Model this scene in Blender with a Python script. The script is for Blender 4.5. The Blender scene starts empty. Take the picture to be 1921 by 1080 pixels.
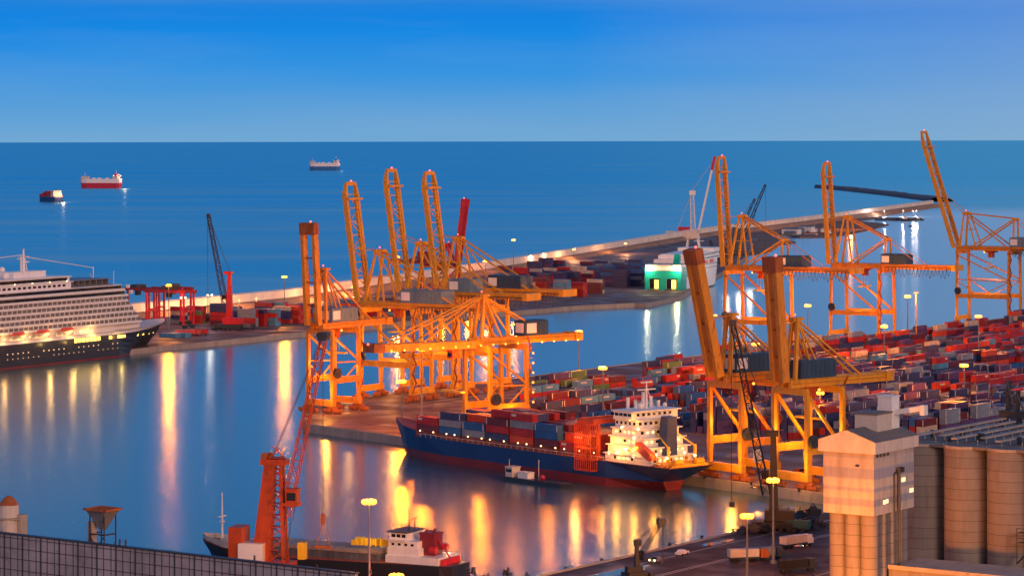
import bpy, math, random
from mathutils import Vector, Matrix
random.seed(7)
R = math.radians
SC = bpy.context.scene
COL = SC.collection
# ---------------------------------------------------------------- camera
F = 5200.0; CX = 960.5; HC = 115.0; SLOPE = 0.0021
def y0(px): return 264.0 - SLOPE * (px - 960)
def W(px, py, z=3.0):
    """point of the plane z seen at that place of the view"""
    D = (HC - z) * F / (py - y0(px))
    return Vector(((px - CX) / F * D, D, z))
cam = bpy.data.cameras.new('camera'); camo = bpy.data.objects.new('camera', cam); COL.objects.link(camo)
cam.sensor_width = 36; cam.lens = F / 1921 * 36; cam.shift_y = -276 / 1921.0
cam.clip_start = 1; cam.clip_end = 600000
camo.matrix_world = Matrix.Translation((0, 0, HC)) @ Matrix.Rotation(math.atan(SLOPE), 4, 'Y') @ Matrix.Rotation(R(90), 4, 'X')
SC.camera = camo
SC.view_settings.view_transform = 'Standard'; SC.view_settings.look = 'None'
SC.view_settings.exposure = 0; SC.view_settings.gamma = 1
SC.cycles.use_denoising = True
SC.cycles.max_bounces = 5; SC.cycles.glossy_bounces = 3; SC.cycles.diffuse_bounces = 2
SC.cycles.caustics_reflective = False; SC.cycles.caustics_refractive = False
SC.cycles.sample_clamp_indirect = 4

def lin(r, g, b):
    f = lambda c: (c / 255 / 12.92) if c / 255 <= 0.04045 else ((c / 255 + 0.055) / 1.055) ** 2.4
    return (f(r), f(g), f(b), 1)
# ---------------------------------------------------------------- world: dusk sky
wd = bpy.data.worlds.new('World'); SC.world = wd; wd.use_nodes = True
nt = wd.node_tree; N = nt.nodes; Lk = nt.links; N.clear()
def nd(nt, t, **k):
    n = nt.nodes.new(t)
    for a, b in k.items(): setattr(n, a, b)
    return n
out = nd(nt, 'ShaderNodeOutputWorld'); bg = nd(nt, 'ShaderNodeBackground')
tc = nd(nt, 'ShaderNodeTexCoord'); sp = nd(nt, 'ShaderNodeSeparateXYZ'); Lk.new(tc.outputs['Generated'], sp.inputs[0])
def ramp(nt, src, stops, interp='LINEAR'):
    r = nd(nt, 'ShaderNodeValToRGB'); r.color_ramp.interpolation = interp
    e = r.color_ramp.elements
    while len(e) < len(stops): e.new(0.5)
    for i, (p, c) in enumerate(stops): e[i].position = p; e[i].color = c
    nt.links.new(src, r.inputs[0]); return r
def mrange(nt, src, a, b, c=0.0, d=1.0):
    m = nd(nt, 'ShaderNodeMapRange'); nt.links.new(src, m.inputs[0])
    for i, v in enumerate((a, b, c, d)): m.inputs[i + 1].default_value = v
    return m.outputs[0]
def mixc(nt, fac, a, b, mode='MIX'):
    m = nd(nt, 'ShaderNodeMix', data_type='RGBA', blend_type=mode)
    for s, v in ((m.inputs[0], fac), (m.inputs[6], a), (m.inputs[7], b)):
        if isinstance(v, (int, float, tuple)): s.default_value = v
        else: nt.links.new(v, s)
    return m.outputs[2]
zl = mrange(nt, sp.outputs[2], 0.0, 0.055)
left = ramp(nt, zl, [(0, lin(112, 168, 212)), (.2, lin(92, 160, 216)), (.45, lin(55, 148, 224)), (.72, lin(24, 136, 226)), (1, lin(14, 122, 220))])
right = ramp(nt, zl, [(0, lin(132, 172, 208)), (.3, lin(122, 165, 212)), (.65, lin(108, 154, 216)), (1, lin(74, 134, 218))])
az = mrange(nt, sp.outputs[0], 0.02, 0.21)
low = mixc(nt, az, left.outputs[0], right.outputs[0])
zh = mrange(nt, sp.outputs[2], 0.05, 1.0)
high = ramp(nt, zh, [(0, lin(72, 148, 206)), (.12, lin(62, 136, 194)), (.3, lin(50, 114, 178)), (.6, lin(44, 92, 150)), (1, lin(34, 72, 130))])
hz = nd(nt, 'ShaderNodeMath', operation='MULTIPLY'); nt.links.new(mrange(nt, sp.outputs[0], 0.0, 0.17, 0, .85), hz.inputs[0]); nt.links.new(mrange(nt, sp.outputs[2], .5, .1), hz.inputs[1])
highr = mixc(nt, hz.outputs[0], high.outputs[0], lin(160, 186, 212))
lowhi = mixc(nt, mrange(nt, sp.outputs[2], 0.045, 0.075), low, highr)
# afterglow in the west, behind the viewer
ywest = mrange(nt, sp.outputs[1], 0.15, -0.9)
zw = ramp(nt, mrange(nt, sp.outputs[2], 0.0, 1.0), [(0, (1.15, .50, .28, 1)), (.15, (1.0, .52, .40, 1)), (.4, (.38, .34, .44, 1)), (1, (.05, .10, .22, 1))])
sky = mixc(nt, ywest, lowhi, zw.outputs[0])
below = mrange(nt, sp.outputs[2], -0.02, 0.0)
sky = mixc(nt, below, (.03, .09, .15, 1), sky)
sn = nd(nt, 'ShaderNodeTexNoise'); sm_ = nd(nt, 'ShaderNodeMapping'); sm_.inputs['Scale'].default_value = (5, 5, 60); Lk.new(tc.outputs['Generated'], sm_.inputs[0]); Lk.new(sm_.outputs[0], sn.inputs[0]); sn.inputs['Scale'].default_value = 1; sn.inputs['Detail'].default_value = 4
sky = mixc(nt, mrange(nt, sn.outputs[0], .45, .75, 0, .16), sky, lin(150, 176, 214))
Lk.new(sky, bg.inputs[0]); bg.inputs[1].default_value = 1.0; Lk.new(bg.outputs[0], out.inputs[0])
# ---------------------------------------------------------------- sun (soft afterglow)
sl = bpy.data.lights.new('sun', 'SUN'); so = bpy.data.objects.new('sun', sl); COL.objects.link(so)
sl.energy = 1.2; sl.angle = R(18); sl.color = (1.0, .60, .42)
so.rotation_euler = Vector((-.46, .84, -.28)).to_track_quat('-Z', 'Y').to_euler()

# ---------------------------------------------------------------- materials
def M(name, rgb, rough=.6, metal=0, var=.25, scale=.35, emit=None, es=0, spec=None, dirt=0.0, stretch=None):
    m = bpy.data.materials.new(name); m.use_nodes = True; t = m.node_tree; b = t.nodes['Principled BSDF']
    b.inputs['Roughness'].default_value = rough; b.inputs['Metallic'].default_value = metal
    if spec is not None: b.inputs['Specular IOR Level'].default_value = spec
    c = tuple(rgb) + (1,)
    if var:
        tcn = nd(t, 'ShaderNodeTexCoord'); mp = nd(t, 'ShaderNodeMapping')
        t.links.new(tcn.outputs['Object'], mp.inputs[0])
        mp.inputs['Scale'].default_value = stretch or (1, 1, .35)
        n = nd(t, 'ShaderNodeTexNoise'); n.inputs['Scale'].default_value = scale; n.inputs['Detail'].default_value = 6
        n.inputs['Roughness'].default_value = .65; t.links.new(mp.outputs[0], n.inputs[0])
        f = mrange(t, n.outputs[0], .3, .7)
        lo = tuple(x * (1 - var) for x in rgb) + (1,); hi = tuple(min(1, x * (1 + var * .6)) for x in rgb) + (1,)
        col = mixc(t, f, lo, hi)
        if dirt:
            n2 = nd(t, 'ShaderNodeTexNoise'); n2.inputs['Scale'].default_value = scale * 2.7; n2.inputs['Detail'].default_value = 8
            t.links.new(mp.outputs[0], n2.inputs[0])
            col = mixc(t, mrange(t, n2.outputs[0], .56, .72, 0, dirt), col, (.07, .035, .02, 1))
        t.links.new(col, b.inputs['Base Color'])
    else: b.inputs['Base Color'].default_value = c
    if emit: b.inputs['Emission Color'].default_value = tuple(emit) + (1,); b.inputs['Emission Strength'].default_value = es
    return m
MAT = dict(
    orange=M('crane_orange', (.72, .275, .02), .45, var=.22, dirt=.55), amber=M('crane_amber', (.76, .34, .016), .45, var=.2, dirt=.35),
    rust=M('crane_rust', (.42, .11, .02), .6, var=.4, dirt=.6), red=M('crane_red', (.62, .02, .03), .45, dirt=.25),
    darkred=M('dark_red', (.22, .015, .03), .5), vermil=M('vermilion', (.50, .065, .01), .5, dirt=.5),
    steel=M('dark_steel', (.035, .04, .05), .5), grey=M('grey_steel', (.20, .21, .23), .5, dirt=.3), black=M('black', (.012, .012, .014), .5, var=0),
    white=M('white_paint', (.88, .85, .82), .4, var=.08, dirt=.12), cream=M('cream', (.66, .58, .50), .5, var=.15, dirt=.2),
    navy=M('navy_house', (.03, .07, .13), .5), blueh=M('blue_grey_house', (.14, .23, .30), .5, dirt=.3), teal=M('teal_hull', (.0, .42, .34), .4, var=.1),
    hullblack=M('hull_dark', (.030, .028, .034), .35, var=.2, scale=.05), hullblue=M('hull_blue', (.012, .04, .16), .35, var=.25, scale=.06),
    hullred=M('hull_red', (.20, .015, .015), .5, var=.3, scale=.06), shipblue=M('ship_blue', (.02, .16, .42), .4),
    shipred=M('ship_red', (.55, .02, .06), .4), deckgreen=M('deck_green', (.05, .12, .09), .6), deckred=M('deck_red', (.25, .06, .04), .6),
    glass=M('dark_glass', (.01, .012, .018), .15, var=0), rope=M('rope', (.05, .05, .06), .6, var=0), wrope=M('pale_rope', (.6, .55, .5), .6, var=0),
    concrete=M('concrete', (.42, .36, .31), .8, var=.25, scale=.15, dirt=.3), pale=M('pale_concrete', (.88, .78, .66), .8, var=.2, scale=.05, dirt=.15, stretch=(1, 1, 1)),
    tan=M('tan_slope', (.42, .23, .13), .9, var=.3, scale=.03, stretch=(1, 1, 1)), rock=M('rock', (.12, .125, .15), .9, var=.5, scale=.12, stretch=(1, 1, 1)),
    sand=M('sand', (.21, .125, .085), .95, var=.35, scale=.012, stretch=(1, 1, 1)),
    silo=M('silo_concrete', (.27, .245, .23), .85, var=.22, scale=.18, dirt=.35, stretch=(1, 1, .2)), roofm=M('roof_sheet', (.20, .17, .15), .7, var=.25, dirt=.4),
    hatch=M('hatch_cover', (.36, .25, .19), .7, var=.3, scale=.2), hold=M('coaming_grey', (.13, .12, .13), .7, var=.4, scale=.3),
    yellow=M('yellow_paint', (.80, .50, .02), .5), rubber=M('rubber', (.02, .02, .02), .9, var=0), bonnet=M('lifeboat_red', (.75, .10, .04), .4, var=.1),
    lampO=M('sodium_lamp', (1, .6, .2), emit=(1, .28, .018), es=6, var=0), lampW=M('white_lamp', (1, .9, .7), emit=(1, .66, .30), es=4, var=0),
    lampS=M('small_sodium_lamp', (1, .6, .2), emit=(1, .30, .03), es=3.6, var=0), lampY=M('yellow_window', (1, .8, .2), emit=(1, .62, .10), es=2.6, var=0),
    lampR=M('red_beacon', (1, .2, .1), emit=(1, .12, .08), es=3, var=0), winwarm=M('lit_window', (1, .8, .5), emit=(1, .66, .32), es=1.3, var=0),
    cabwin=M('cabin_windows', (.22, .19, .18), .25, var=.6, scale=.5, stretch=(1, 1, 1)),
    screen=M('white_panel', (.82, .80, .80), .5, var=.04),
)
CC = {  # container colours
    'red': (.47, .018, .018), 'maroon': (.15, .016, .028), 'orange red': (.70, .065, .014), 'dark blue': (.035, .045, .14), 'blue': (.02, .12, .34),
    'light blue': (.10, .28, .42), 'grey': (.24, .27, .33), 'cream': (.58, .46, .36), 'green': (.12, .22, .06), 'teal green': (.03, .15, .17), 'mustard': (.62, .33, .03), 'purple': (.12, .055, .16)}
def joints(m, period, w=.045, dark=.62):
    t = m.node_tree; b = t.nodes['Principled BSDF']; src = b.inputs['Base Color'].links[0].from_socket
    g = nd(t, 'ShaderNodeTexCoord'); x = nd(t, 'ShaderNodeSeparateXYZ'); t.links.new(g.outputs['Object'], x.inputs[0])
    a = nd(t, 'ShaderNodeMath', operation='DIVIDE'); t.links.new(x.outputs[2], a.inputs[0]); a.inputs[1].default_value = period
    f = nd(t, 'ShaderNodeMath', operation='FRACT'); t.links.new(a.outputs[0], f.inputs[0]); l = nd(t, 'ShaderNodeMath', operation='LESS_THAN'); t.links.new(f.outputs[0], l.inputs[0]); l.inputs[1].default_value = w
    fl = nd(t, 'ShaderNodeMath', operation='FLOOR'); t.links.new(a.outputs[0], fl.inputs[0]); wn = nd(t, 'ShaderNodeTexWhiteNoise', noise_dimensions='1D'); t.links.new(fl.outputs[0], wn.inputs['W'])
    c1 = mixc(t, mrange(t, wn.outputs['Value'], 0, 1, 0, .28), src, (.12, .10, .09, 1))
    t.links.new(mixc(t, l.outputs[0], c1, (.09, .07, .06, 1)), b.inputs['Base Color'])
joints(MAT['silo'], 2.6)
def contmat(name, rgb):
    m = M('container_' + name.replace(' ', '_'), rgb, .5, var=.3, scale=.25, dirt=.35, stretch=(1, 1, 1))
    t = m.node_tree; b = t.nodes['Principled BSDF']
    tcn = nd(t, 'ShaderNodeTexCoord'); wv = nd(t, 'ShaderNodeTexWave'); wv.inputs['Scale'].default_value = 3.2; wv.bands_direction = 'X'
    t.links.new(tcn.outputs['Object'], wv.inputs[0]); bp = nd(t, 'ShaderNodeBump'); bp.inputs['Strength'].default_value = .5; bp.inputs['Distance'].default_value = .05
    t.links.new(wv.outputs['Fac'], bp.inputs['Height']); t.links.new(bp.outputs[0], b.inputs['Normal']); return m
CM = {k: contmat(k, v) for k, v in CC.items()}

# ---------------------------------------------------------------- mesh builder
V = Vector
class MB:
    def __init__(s): s.v = []; s.f = []; s.m = []
    def add(s, vs, fs, m=0):
        o = len(s.v); s.v += [tuple(p) for p in vs]; s.f += [tuple(i + o for i in f) for f in fs]; s.m += [m] * len(fs); return s
    def box(s, x0, y0, z0, x1, y1, z1, m=0):
        vs = [(x, y, z) for x in (x0, x1) for y in (y0, y1) for z in (z0, z1)]
        return s.add(vs, [(0, 1, 3, 2), (4, 6, 7, 5), (0, 4, 5, 1), (2, 3, 7, 6), (0, 2, 6, 4), (1, 5, 7, 3)], m)
    def obox(s, p, q, w, h, side=None, m=0, w2=None, h2=None):
        """box beam p->q, w across the side axis, h across the other"""
        p = V(p); q = V(q); e = (q - p).normalized()
        sd = V(side) if side is not None else (e.cross(V((0, 0, 1))) if abs(e.z) < .98 else V((1, 0, 0)))
        sd = (sd - e * sd.dot(e)).normalized(); n = e.cross(sd)
        w2 = w2 or w; h2 = h2 or h
        vs = [c + sd * a * ww / 2 + n * b * hh / 2 for c, ww, hh in ((p, w, h), (q, w2, h2)) for a in (-1, 1) for b in (-1, 1)]
        return s.add(vs, [(0, 1, 3, 2), (4, 6, 7, 5), (0, 4, 5, 1), (2, 3, 7, 6), (0, 2, 6, 4), (1, 5, 7, 3)], m)
    def tube(s, p, q, r, n=6, m=0, r2=None, caps=True):
        p = V(p); q = V(q); e = (q - p).normalized(); a = e.cross(V((0, 0, 1))) if abs(e.z) < .95 else V((1, 0, 0)); a.normalize(); b = e.cross(a)
        r2 = r if r2 is None else r2
        vs = [c + (a * math.cos(2 * math.pi * i / n) + b * math.sin(2 * math.pi * i / n)) * rr for c, rr in ((p, r), (q, r2)) for i in range(n)]
        fs = [(i, (i + 1) % n, n + (i + 1) % n, n + i) for i in range(n)]
        if caps: fs += [tuple(range(n))[::-1], tuple(range(n, 2 * n))]
        return s.add(vs, fs, m)
    def ball(s, c, r, m=0, n=8):
        vs = []; fs = []; k = n // 2
        for j in range(1, k):
            for i in range(n):
                t = math.pi * j / k; a = 2 * math.pi * i / n; vs.append(V(c) + V((math.sin(t) * math.cos(a), math.sin(t) * math.sin(a), math.cos(t))) * r)
        vs += [V(c) + V((0, 0, r)), V(c) - V((0, 0, r))]; T = len(vs) - 2
        for j in range(k - 2):
            for i in range(n): fs.append((j * n + i, (j + 1) * n + i, (j + 1) * n + (i + 1) % n, j * n + (i + 1) % n))
        for i in range(n): fs.append((T, i, (i + 1) % n)); fs.append((T + 1, (k - 2) * n + (i + 1) % n, (k - 2) * n + i))
        return s.add(vs, fs, m)
    def prism(s, poly, z0, z1, m=0, mt=None):
        n = len(poly); ar = sum(poly[i][0] * poly[(i + 1) % n][1] - poly[(i + 1) % n][0] * poly[i][1] for i in range(n))
        if ar < 0: poly = poly[::-1]
        vs = [(p[0], p[1], z0) for p in poly] + [(p[0], p[1], z1) for p in poly]
        s.add(vs, [(i, (i + 1) % n, n + (i + 1) % n, n + i) for i in range(n)] + [tuple(range(n))[::-1]], m)
        return s.add([(p[0], p[1], z1) for p in poly], [tuple(range(n))], m if mt is None else mt)
    def lattice(s, p, q, w0, w1, r, bays, side=None, m=0, rd=None):
        """four-chord lattice boom"""
        p = V(p); q = V(q); e = (q - p).normalized(); sd = V(side) if side is not None else V((0, 1, 0)); sd = (sd - e * sd.dot(e)).normalized(); n = e.cross(sd); rd = rd or r * .55
        def cn(t):
            w = (w0 + (w1 - w0) * t) / 2; c = p.lerp(q, t); return [c + sd * a * w + n * b * w for a, b in ((-1, -1), (1, -1), (1, 1), (-1, 1))]
        A = cn(0); B = cn(1)
        for i in range(4): s.tube(A[i], B[i], r, 4, m)
        for k in range(bays):
            a = cn(k / bays); b = cn((k + 1) / bays)
            for i in range(4):
                j = (i + 1) % 4; s.tube(a[i] if k % 2 else a[j], b[j] if k % 2 else b[i], rd, 3, m, caps=False); s.tube(b[i], b[j], rd, 3, m, caps=False)
        return s
    def obj(s, name, mats, parent=None, loc=None, rz=0):
        me = bpy.data.meshes.new(name); me.from_pydata(s.v, [], s.f)
        if not isinstance(mats, (list, tuple)): mats = [mats]
        for m in mats: me.materials.append(MAT[m] if isinstance(m, str) else m)
        if len(mats) > 1: me.polygons.foreach_set('material_index', s.m)
        me.update(); o = bpy.data.objects.new(name, me); COL.objects.link(o)
        if parent: o.parent = parent
        if loc is not None: o.location = loc
        o.rotation_euler.z = rz; return o
def tag(o, label=None, cat=None, group=None, kind=None):
    if label: o['label'] = label
    if cat: o['category'] = cat
    if group: o['group'] = group
    if kind: o['kind'] = kind
    return o
def thing(name, label, cat, loc, rz=0, group=None):
    o = bpy.data.objects.new(name, None); COL.objects.link(o); o.location = loc; o.rotation_euler.z = rz; o.empty_display_size = .5
    return tag(o, label, cat, group)
def plight(parent, loc, power, color=(1, .42, .10), size=1.2, spot=None):
    l = bpy.data.lights.new('lamp_light', 'POINT'); l.energy = power; l.color = color; l.shadow_soft_size = size
    o = bpy.data.objects.new('lamp_light', l); COL.objects.link(o); o.parent = parent; o.location = loc; return o

# ---------------------------------------------------------------- frames
TH = R(35.4); U = V((math.sin(TH), math.cos(TH), 0)); VV = V((math.cos(TH), -math.sin(TH), 0))
AU = math.atan2(U.y, U.x); AV = math.atan2(VV.y, VV.x)
FQ = V((-.628, .778, 0)); FN = V((.778, .628, 0)); AFN = math.atan2(FN.y, FN.x)      # front quay direction / inland normal
O = V((10, 1320, 3)); FP = V((65, 914.6, 3)); NP = V((69.8, 805.5, 3))
def G(a, b, z=3): p = O + U * a + VV * b; return V((p.x, p.y, z))

# ---------------------------------------------------------------- sea
def sea_mat():
    m = bpy.data.materials.new('sea_water'); m.use_nodes = True; t = m.node_tree; b = t.nodes['Principled BSDF']
    g = nd(t, 'ShaderNodeNewGeometry'); s = nd(t, 'ShaderNodeSeparateXYZ'); t.links.new(g.outputs['Position'], s.inputs[0])
    A = W(340, 590, 0); B = W(1765, 378, 0); d = (B - A).normalized(); n = V((-d.y, d.x, 0))
    dp = nd(t, 'ShaderNodeVectorMath', operation='DOT_PRODUCT'); t.links.new(g.outputs['Position'], dp.inputs[0]); dp.inputs[1].default_value = n
    off = n.dot(A)
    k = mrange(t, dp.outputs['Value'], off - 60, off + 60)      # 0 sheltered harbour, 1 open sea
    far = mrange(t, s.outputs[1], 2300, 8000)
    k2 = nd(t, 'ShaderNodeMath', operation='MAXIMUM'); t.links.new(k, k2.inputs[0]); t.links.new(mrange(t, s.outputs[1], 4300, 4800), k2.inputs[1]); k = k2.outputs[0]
    no = nd(t, 'ShaderNodeTexNoise'); mp = nd(t, 'ShaderNodeMapping'); t.links.new(g.outputs['Position'], mp.inputs[0]); mp.inputs['Scale'].default_value = (.0011, .0034, 1)
    t.links.new(mp.outputs[0], no.inputs[0]); no.inputs['Scale'].default_value = 1.0; no.inputs['Detail'].default_value = 7; no.inputs['Roughness'].default_value = .62
    streak = mrange(t, no.outputs[0], .35, .65)
    rs = nd(t, 'ShaderNodeMath', operation='MULTIPLY_ADD'); t.links.new(k, rs.inputs[0])
    ro = mrange(t, streak, 0, 1, .04, .2); t.links.new(ro, rs.inputs[1]); rs.inputs[2].default_value = .20
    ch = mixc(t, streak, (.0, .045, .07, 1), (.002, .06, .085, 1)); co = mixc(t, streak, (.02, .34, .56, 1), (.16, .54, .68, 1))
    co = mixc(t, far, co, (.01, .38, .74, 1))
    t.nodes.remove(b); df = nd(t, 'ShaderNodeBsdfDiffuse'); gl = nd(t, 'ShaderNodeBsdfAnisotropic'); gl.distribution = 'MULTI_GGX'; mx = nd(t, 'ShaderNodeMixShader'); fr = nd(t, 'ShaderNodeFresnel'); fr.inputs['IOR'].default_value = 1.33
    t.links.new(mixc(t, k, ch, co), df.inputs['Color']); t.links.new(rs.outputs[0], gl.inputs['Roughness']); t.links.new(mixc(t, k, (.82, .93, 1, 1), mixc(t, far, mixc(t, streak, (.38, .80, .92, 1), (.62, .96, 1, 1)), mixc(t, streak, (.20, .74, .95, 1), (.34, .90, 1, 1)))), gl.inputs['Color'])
    fm = nd(t, 'ShaderNodeMath', operation='MULTIPLY_ADD'); t.links.new(fr.outputs[0], fm.inputs[0]); fm.inputs[1].default_value = .66; fm.inputs[2].default_value = .28
    t.links.new(fm.outputs[0], mx.inputs[0]); t.links.new(df.outputs[0], mx.inputs[1]); t.links.new(gl.outputs[0], mx.inputs[2]); t.links.new(mx.outputs[0], t.nodes['Material Output'].inputs['Surface'])
    w = nd(t, 'ShaderNodeTexNoise'); mw = nd(t, 'ShaderNodeMapping'); t.links.new(g.outputs['Position'], mw.inputs[0]); mw.inputs['Scale'].default_value = (.34, .34, 1)
    t.links.new(mw.outputs[0], w.inputs[0]); w.inputs['Scale'].default_value = 1; w.inputs['Detail'].default_value = 2; w.inputs['Roughness'].default_value = .6
    bp = nd(t, 'ShaderNodeBump'); t.links.new(w.outputs[0], bp.inputs['Height']); bp.inputs['Distance'].default_value = .5
    t.links.new(mrange(t, s.outputs[1], 700, 2600, .20, .0), bp.inputs['Strength'])
    t.links.new(bp.outputs[0], gl.inputs['Normal']); return m
mb = MB(); rs = [0, 400, 900, 1600, 3000, 6000, 14000, 40000, 120000, 400000]; NS = 24
vs = [(0, 0, 0)] + [(r * math.sin(2 * math.pi * i / NS), r * math.cos(2 * math.pi * i / NS), 0) for r in rs[1:] for i in range(NS)]
fs = [(0, 1 + (i + 1) % NS, 1 + i) for i in range(NS)]
for j in range(len(rs) - 2): fs += [(1 + j * NS + i, 1 + j * NS + (i + 1) % NS, 1 + (j + 1) * NS + (i + 1) % NS, 1 + (j + 1) * NS + i) for i in range(NS)]
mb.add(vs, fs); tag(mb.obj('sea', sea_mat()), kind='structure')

# ---------------------------------------------------------------- land
def ground_mat(name, a, b, spec=.3, lines=True):
    m = bpy.data.materials.new(name); m.use_nodes = True; t = m.node_tree; p = t.nodes['Principled BSDF']
    g = nd(t, 'ShaderNodeNewGeometry'); mp = nd(t, 'ShaderNodeMapping'); t.links.new(g.outputs['Position'], mp.inputs[0]); mp.inputs['Rotation'].default_value = (0, 0, TH)
    mp.inputs['Scale'].default_value = (.05, .006, 1)
    n = nd(t, 'ShaderNodeTexNoise'); t.links.new(mp.outputs[0], n.inputs[0]); n.inputs['Scale'].default_value = 1; n.inputs['Detail'].default_value = 8; n.inputs['Roughness'].default_value = .6
    n2 = nd(t, 'ShaderNodeTexNoise'); t.links.new(g.outputs['Position'], n2.inputs[0]); n2.inputs['Scale'].default_value = .06; n2.inputs['Detail'].default_value = 8
    c = mixc(t, mrange(t, n.outputs[0], .25, .75), a + (1,), b + (1,)); c = mixc(t, mrange(t, n2.outputs[0], .42, .75), c, tuple(x * .72 for x in a) + (1,))
    t.links.new(c, p.inputs['Base Color']); t.links.new(mrange(t, n2.outputs[0], .4, .6, .45, .85), p.inputs['Roughness']); p.inputs['Specular IOR Level'].default_value = spec; return m
pave = ground_mat('quay_pavement', (.17, .098, .082), (.22, .135, .115)); dockm = ground_mat('dock_pavement', (.085, .05, .045), (.13, .08, .07))
T1 = O - U * 168.6; CR = V((105.7 + 6, 856 + 4, 3)); T2 = FP + FQ * 236
poly = [T1, O + U * 1300, V((1500, 2300, 3)), V((900, 760, 3)), V((520, 420, 3)), V((-150, 420, 3)), NP - U * 330, CR, T2]
land = MB().prism([(p.x, p.y) for p in poly], -3, 3, 0, 1).obj('harbour_pavement', ['concrete', pave]); tag(land, kind='structure')
# near dock darker paving sheet, apron strips and crane rails
mb = MB(); pl = [NP - U * 300 + VV * 3, NP + U * 55 + VV * 3, NP + U * 110 + VV * 60, NP + U * 80 + VV * 220, NP - U * 300 + VV * 220]
mb.prism([(p.x, p.y) for p in pl], 2.9, 3.006); tag(mb.obj('dock_surface', dockm), kind='structure')
mb = MB()
for b in (3.2, 33.2): mb.obox(G(-160, b, 3.01), G(1000, b, 3.01), .5, .06, V((0, 0, 1)).cross(U))
for d in (4, 20):
    mb.obox(FP + FN * d + FQ * 225 + V((0, 0, .01)), FP + FN * d - FQ * 45 + V((0, 0, .01)), .5, .06, FN)
tag(mb.obj('crane_rails', 'steel'), kind='structure')
mb = MB()
for b in (38, 46, 47.2): mb.obox(G(-150, b, 3.012), G(1000, b, 3.012), .35, .01, VV)
for d in (24, 36): mb.obox(FP + FN * d + FQ * 215 + V((0, 0, .012)), FP + FN * d - FQ * 20 + V((0, 0, .012)), .35, .01, FN)
for d, a0, a1 in ((12, -150, 40), (26, -190, 30), (27.2, -190, 30), (60, -200, 60)): mb.obox(NP + VV * d + U * a0 + V((0, 0, .014)), NP + VV * d + U * a1 + V((0, 0, .014)), .3, .01, VV)
tag(mb.obj('road_markings', 'cream'), kind='structure')
# quay kerbs
mb = MB(); mb.obox(O - U * 168 + VV * .6 + V((0, 0, .2)), O + U * 1200 + VV * .6 + V((0, 0, .2)), .8, .4, VV)
mb.obox(FP + FN * .6 + FQ * 236 + V((0, 0, .2)), CR + FN * 1 + V((0, 0, .2)), .8, .4, FN); mb.obox(NP + VV * .6 - U * 320 + V((0, 0, .2)), CR + VV * 1 + V((0, 0, .2)), .8, .4, VV)
tag(mb.obj('quay_kerb', 'concrete'), kind='structure')
# breakwater terminal
bt = [(150, 664), (575, 622), (860, 592), (1085, 573), (1190, 568), (1212, 569), (1276, 555), (1300, 540), (1372, 500), (1400, 480), (1420, 445), (1380, 436), (1200, 466), (935, 512), (575, 570), (340, 590), (100, 612), (30, 640)]
btw = [W(x, y) for x, y in bt]
tag(MB().prism([(p.x, p.y) for p in btw], -3, 3, 0, 1).obj('terminal_pavement', ['concrete', pave]), kind='structure')
sb = [(1360, 505), (1392, 478), (1440, 470), (1462, 457), (1492, 453), (1458, 446), (1440, 441), (1462, 437), (1500, 444), (1556, 443), (1590, 438), (1640, 427), (1667, 420), (1640, 417), (1600, 414), (1640, 409), (1600, 404), (1420, 428), (1330, 440)]
sbw = [W(x, y, 1.6) for x, y in sb]
tag(MB().prism([(p.x, p.y) for p in sbw], -3, 1.6, 0, 0).obj('sand_bank', 'sand'), kind='structure')
# breakwater (one long wall)
ln = [(-120, 632), (100, 612), (340, 590), (575, 566), (935, 512), (1200, 466), (1330, 443), (1380, 436), (1440, 430), (1560, 414), (1660, 400), (1766, 385)]
lw = [W(x, y, 3) for x, y in ln]
def strip(pts, offs, mats, name):
    """sweep a cross-section (offset to seaward, height) along a line"""
    mb = MB(); n = len(offs); vs = []
    for i, p in enumerate(pts):
        a = pts[max(0, i - 1)]; b = pts[min(len(pts) - 1, i + 1)]; d = (b - a).normalized(); nn = V((-d.y, d.x, 0))
        for o, z in offs: q = p + nn * o; vs.append((q.x, q.y, z))
    for j in range(n - 1):
        mb.add([], [])
    base = len(mb.v); mb.v += vs
    for i in range(len(pts) - 1):
        for j in range(n - 1):
            mb.f.append((base + i * n + j, base + (i + 1) * n + j, base + (i + 1) * n + j + 1, base + i * n + j + 1)); mb.m.append(mats[1][j])
    for e in (0, len(pts) - 1):
        f = tuple(base + e * n + j for j in range(n)); mb.f.append(f if e == 0 else f[::-1]); mb.m.append(0)
    return mb.obj(name, mats[0])
bw = thing('breakwater', 'long pale concrete breakwater wall with a tan bank below, running out to sea', 'breakwater', (0, 0, 0))
o = strip(lw, [(-2, -3), (-2, 1.5), (4, 5.6), (14, 5.9)], (['tan', 'tan'], [0, 0, 0]), 'bank'); o.parent = bw
o = strip(lw, [(13.5, 2), (13.6, 11.0), (15.2, 11.6), (19, 11.6), (19, 4)], (['pale', 'pale'], [0, 0, 0, 0]), 'parapet'); o.parent = bw
o = strip(lw, [(18.9, 7), (26, 7), (44, -3)], (['rock', 'rock'], [0, 0]), 'rock_slope'); o.parent = bw
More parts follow.
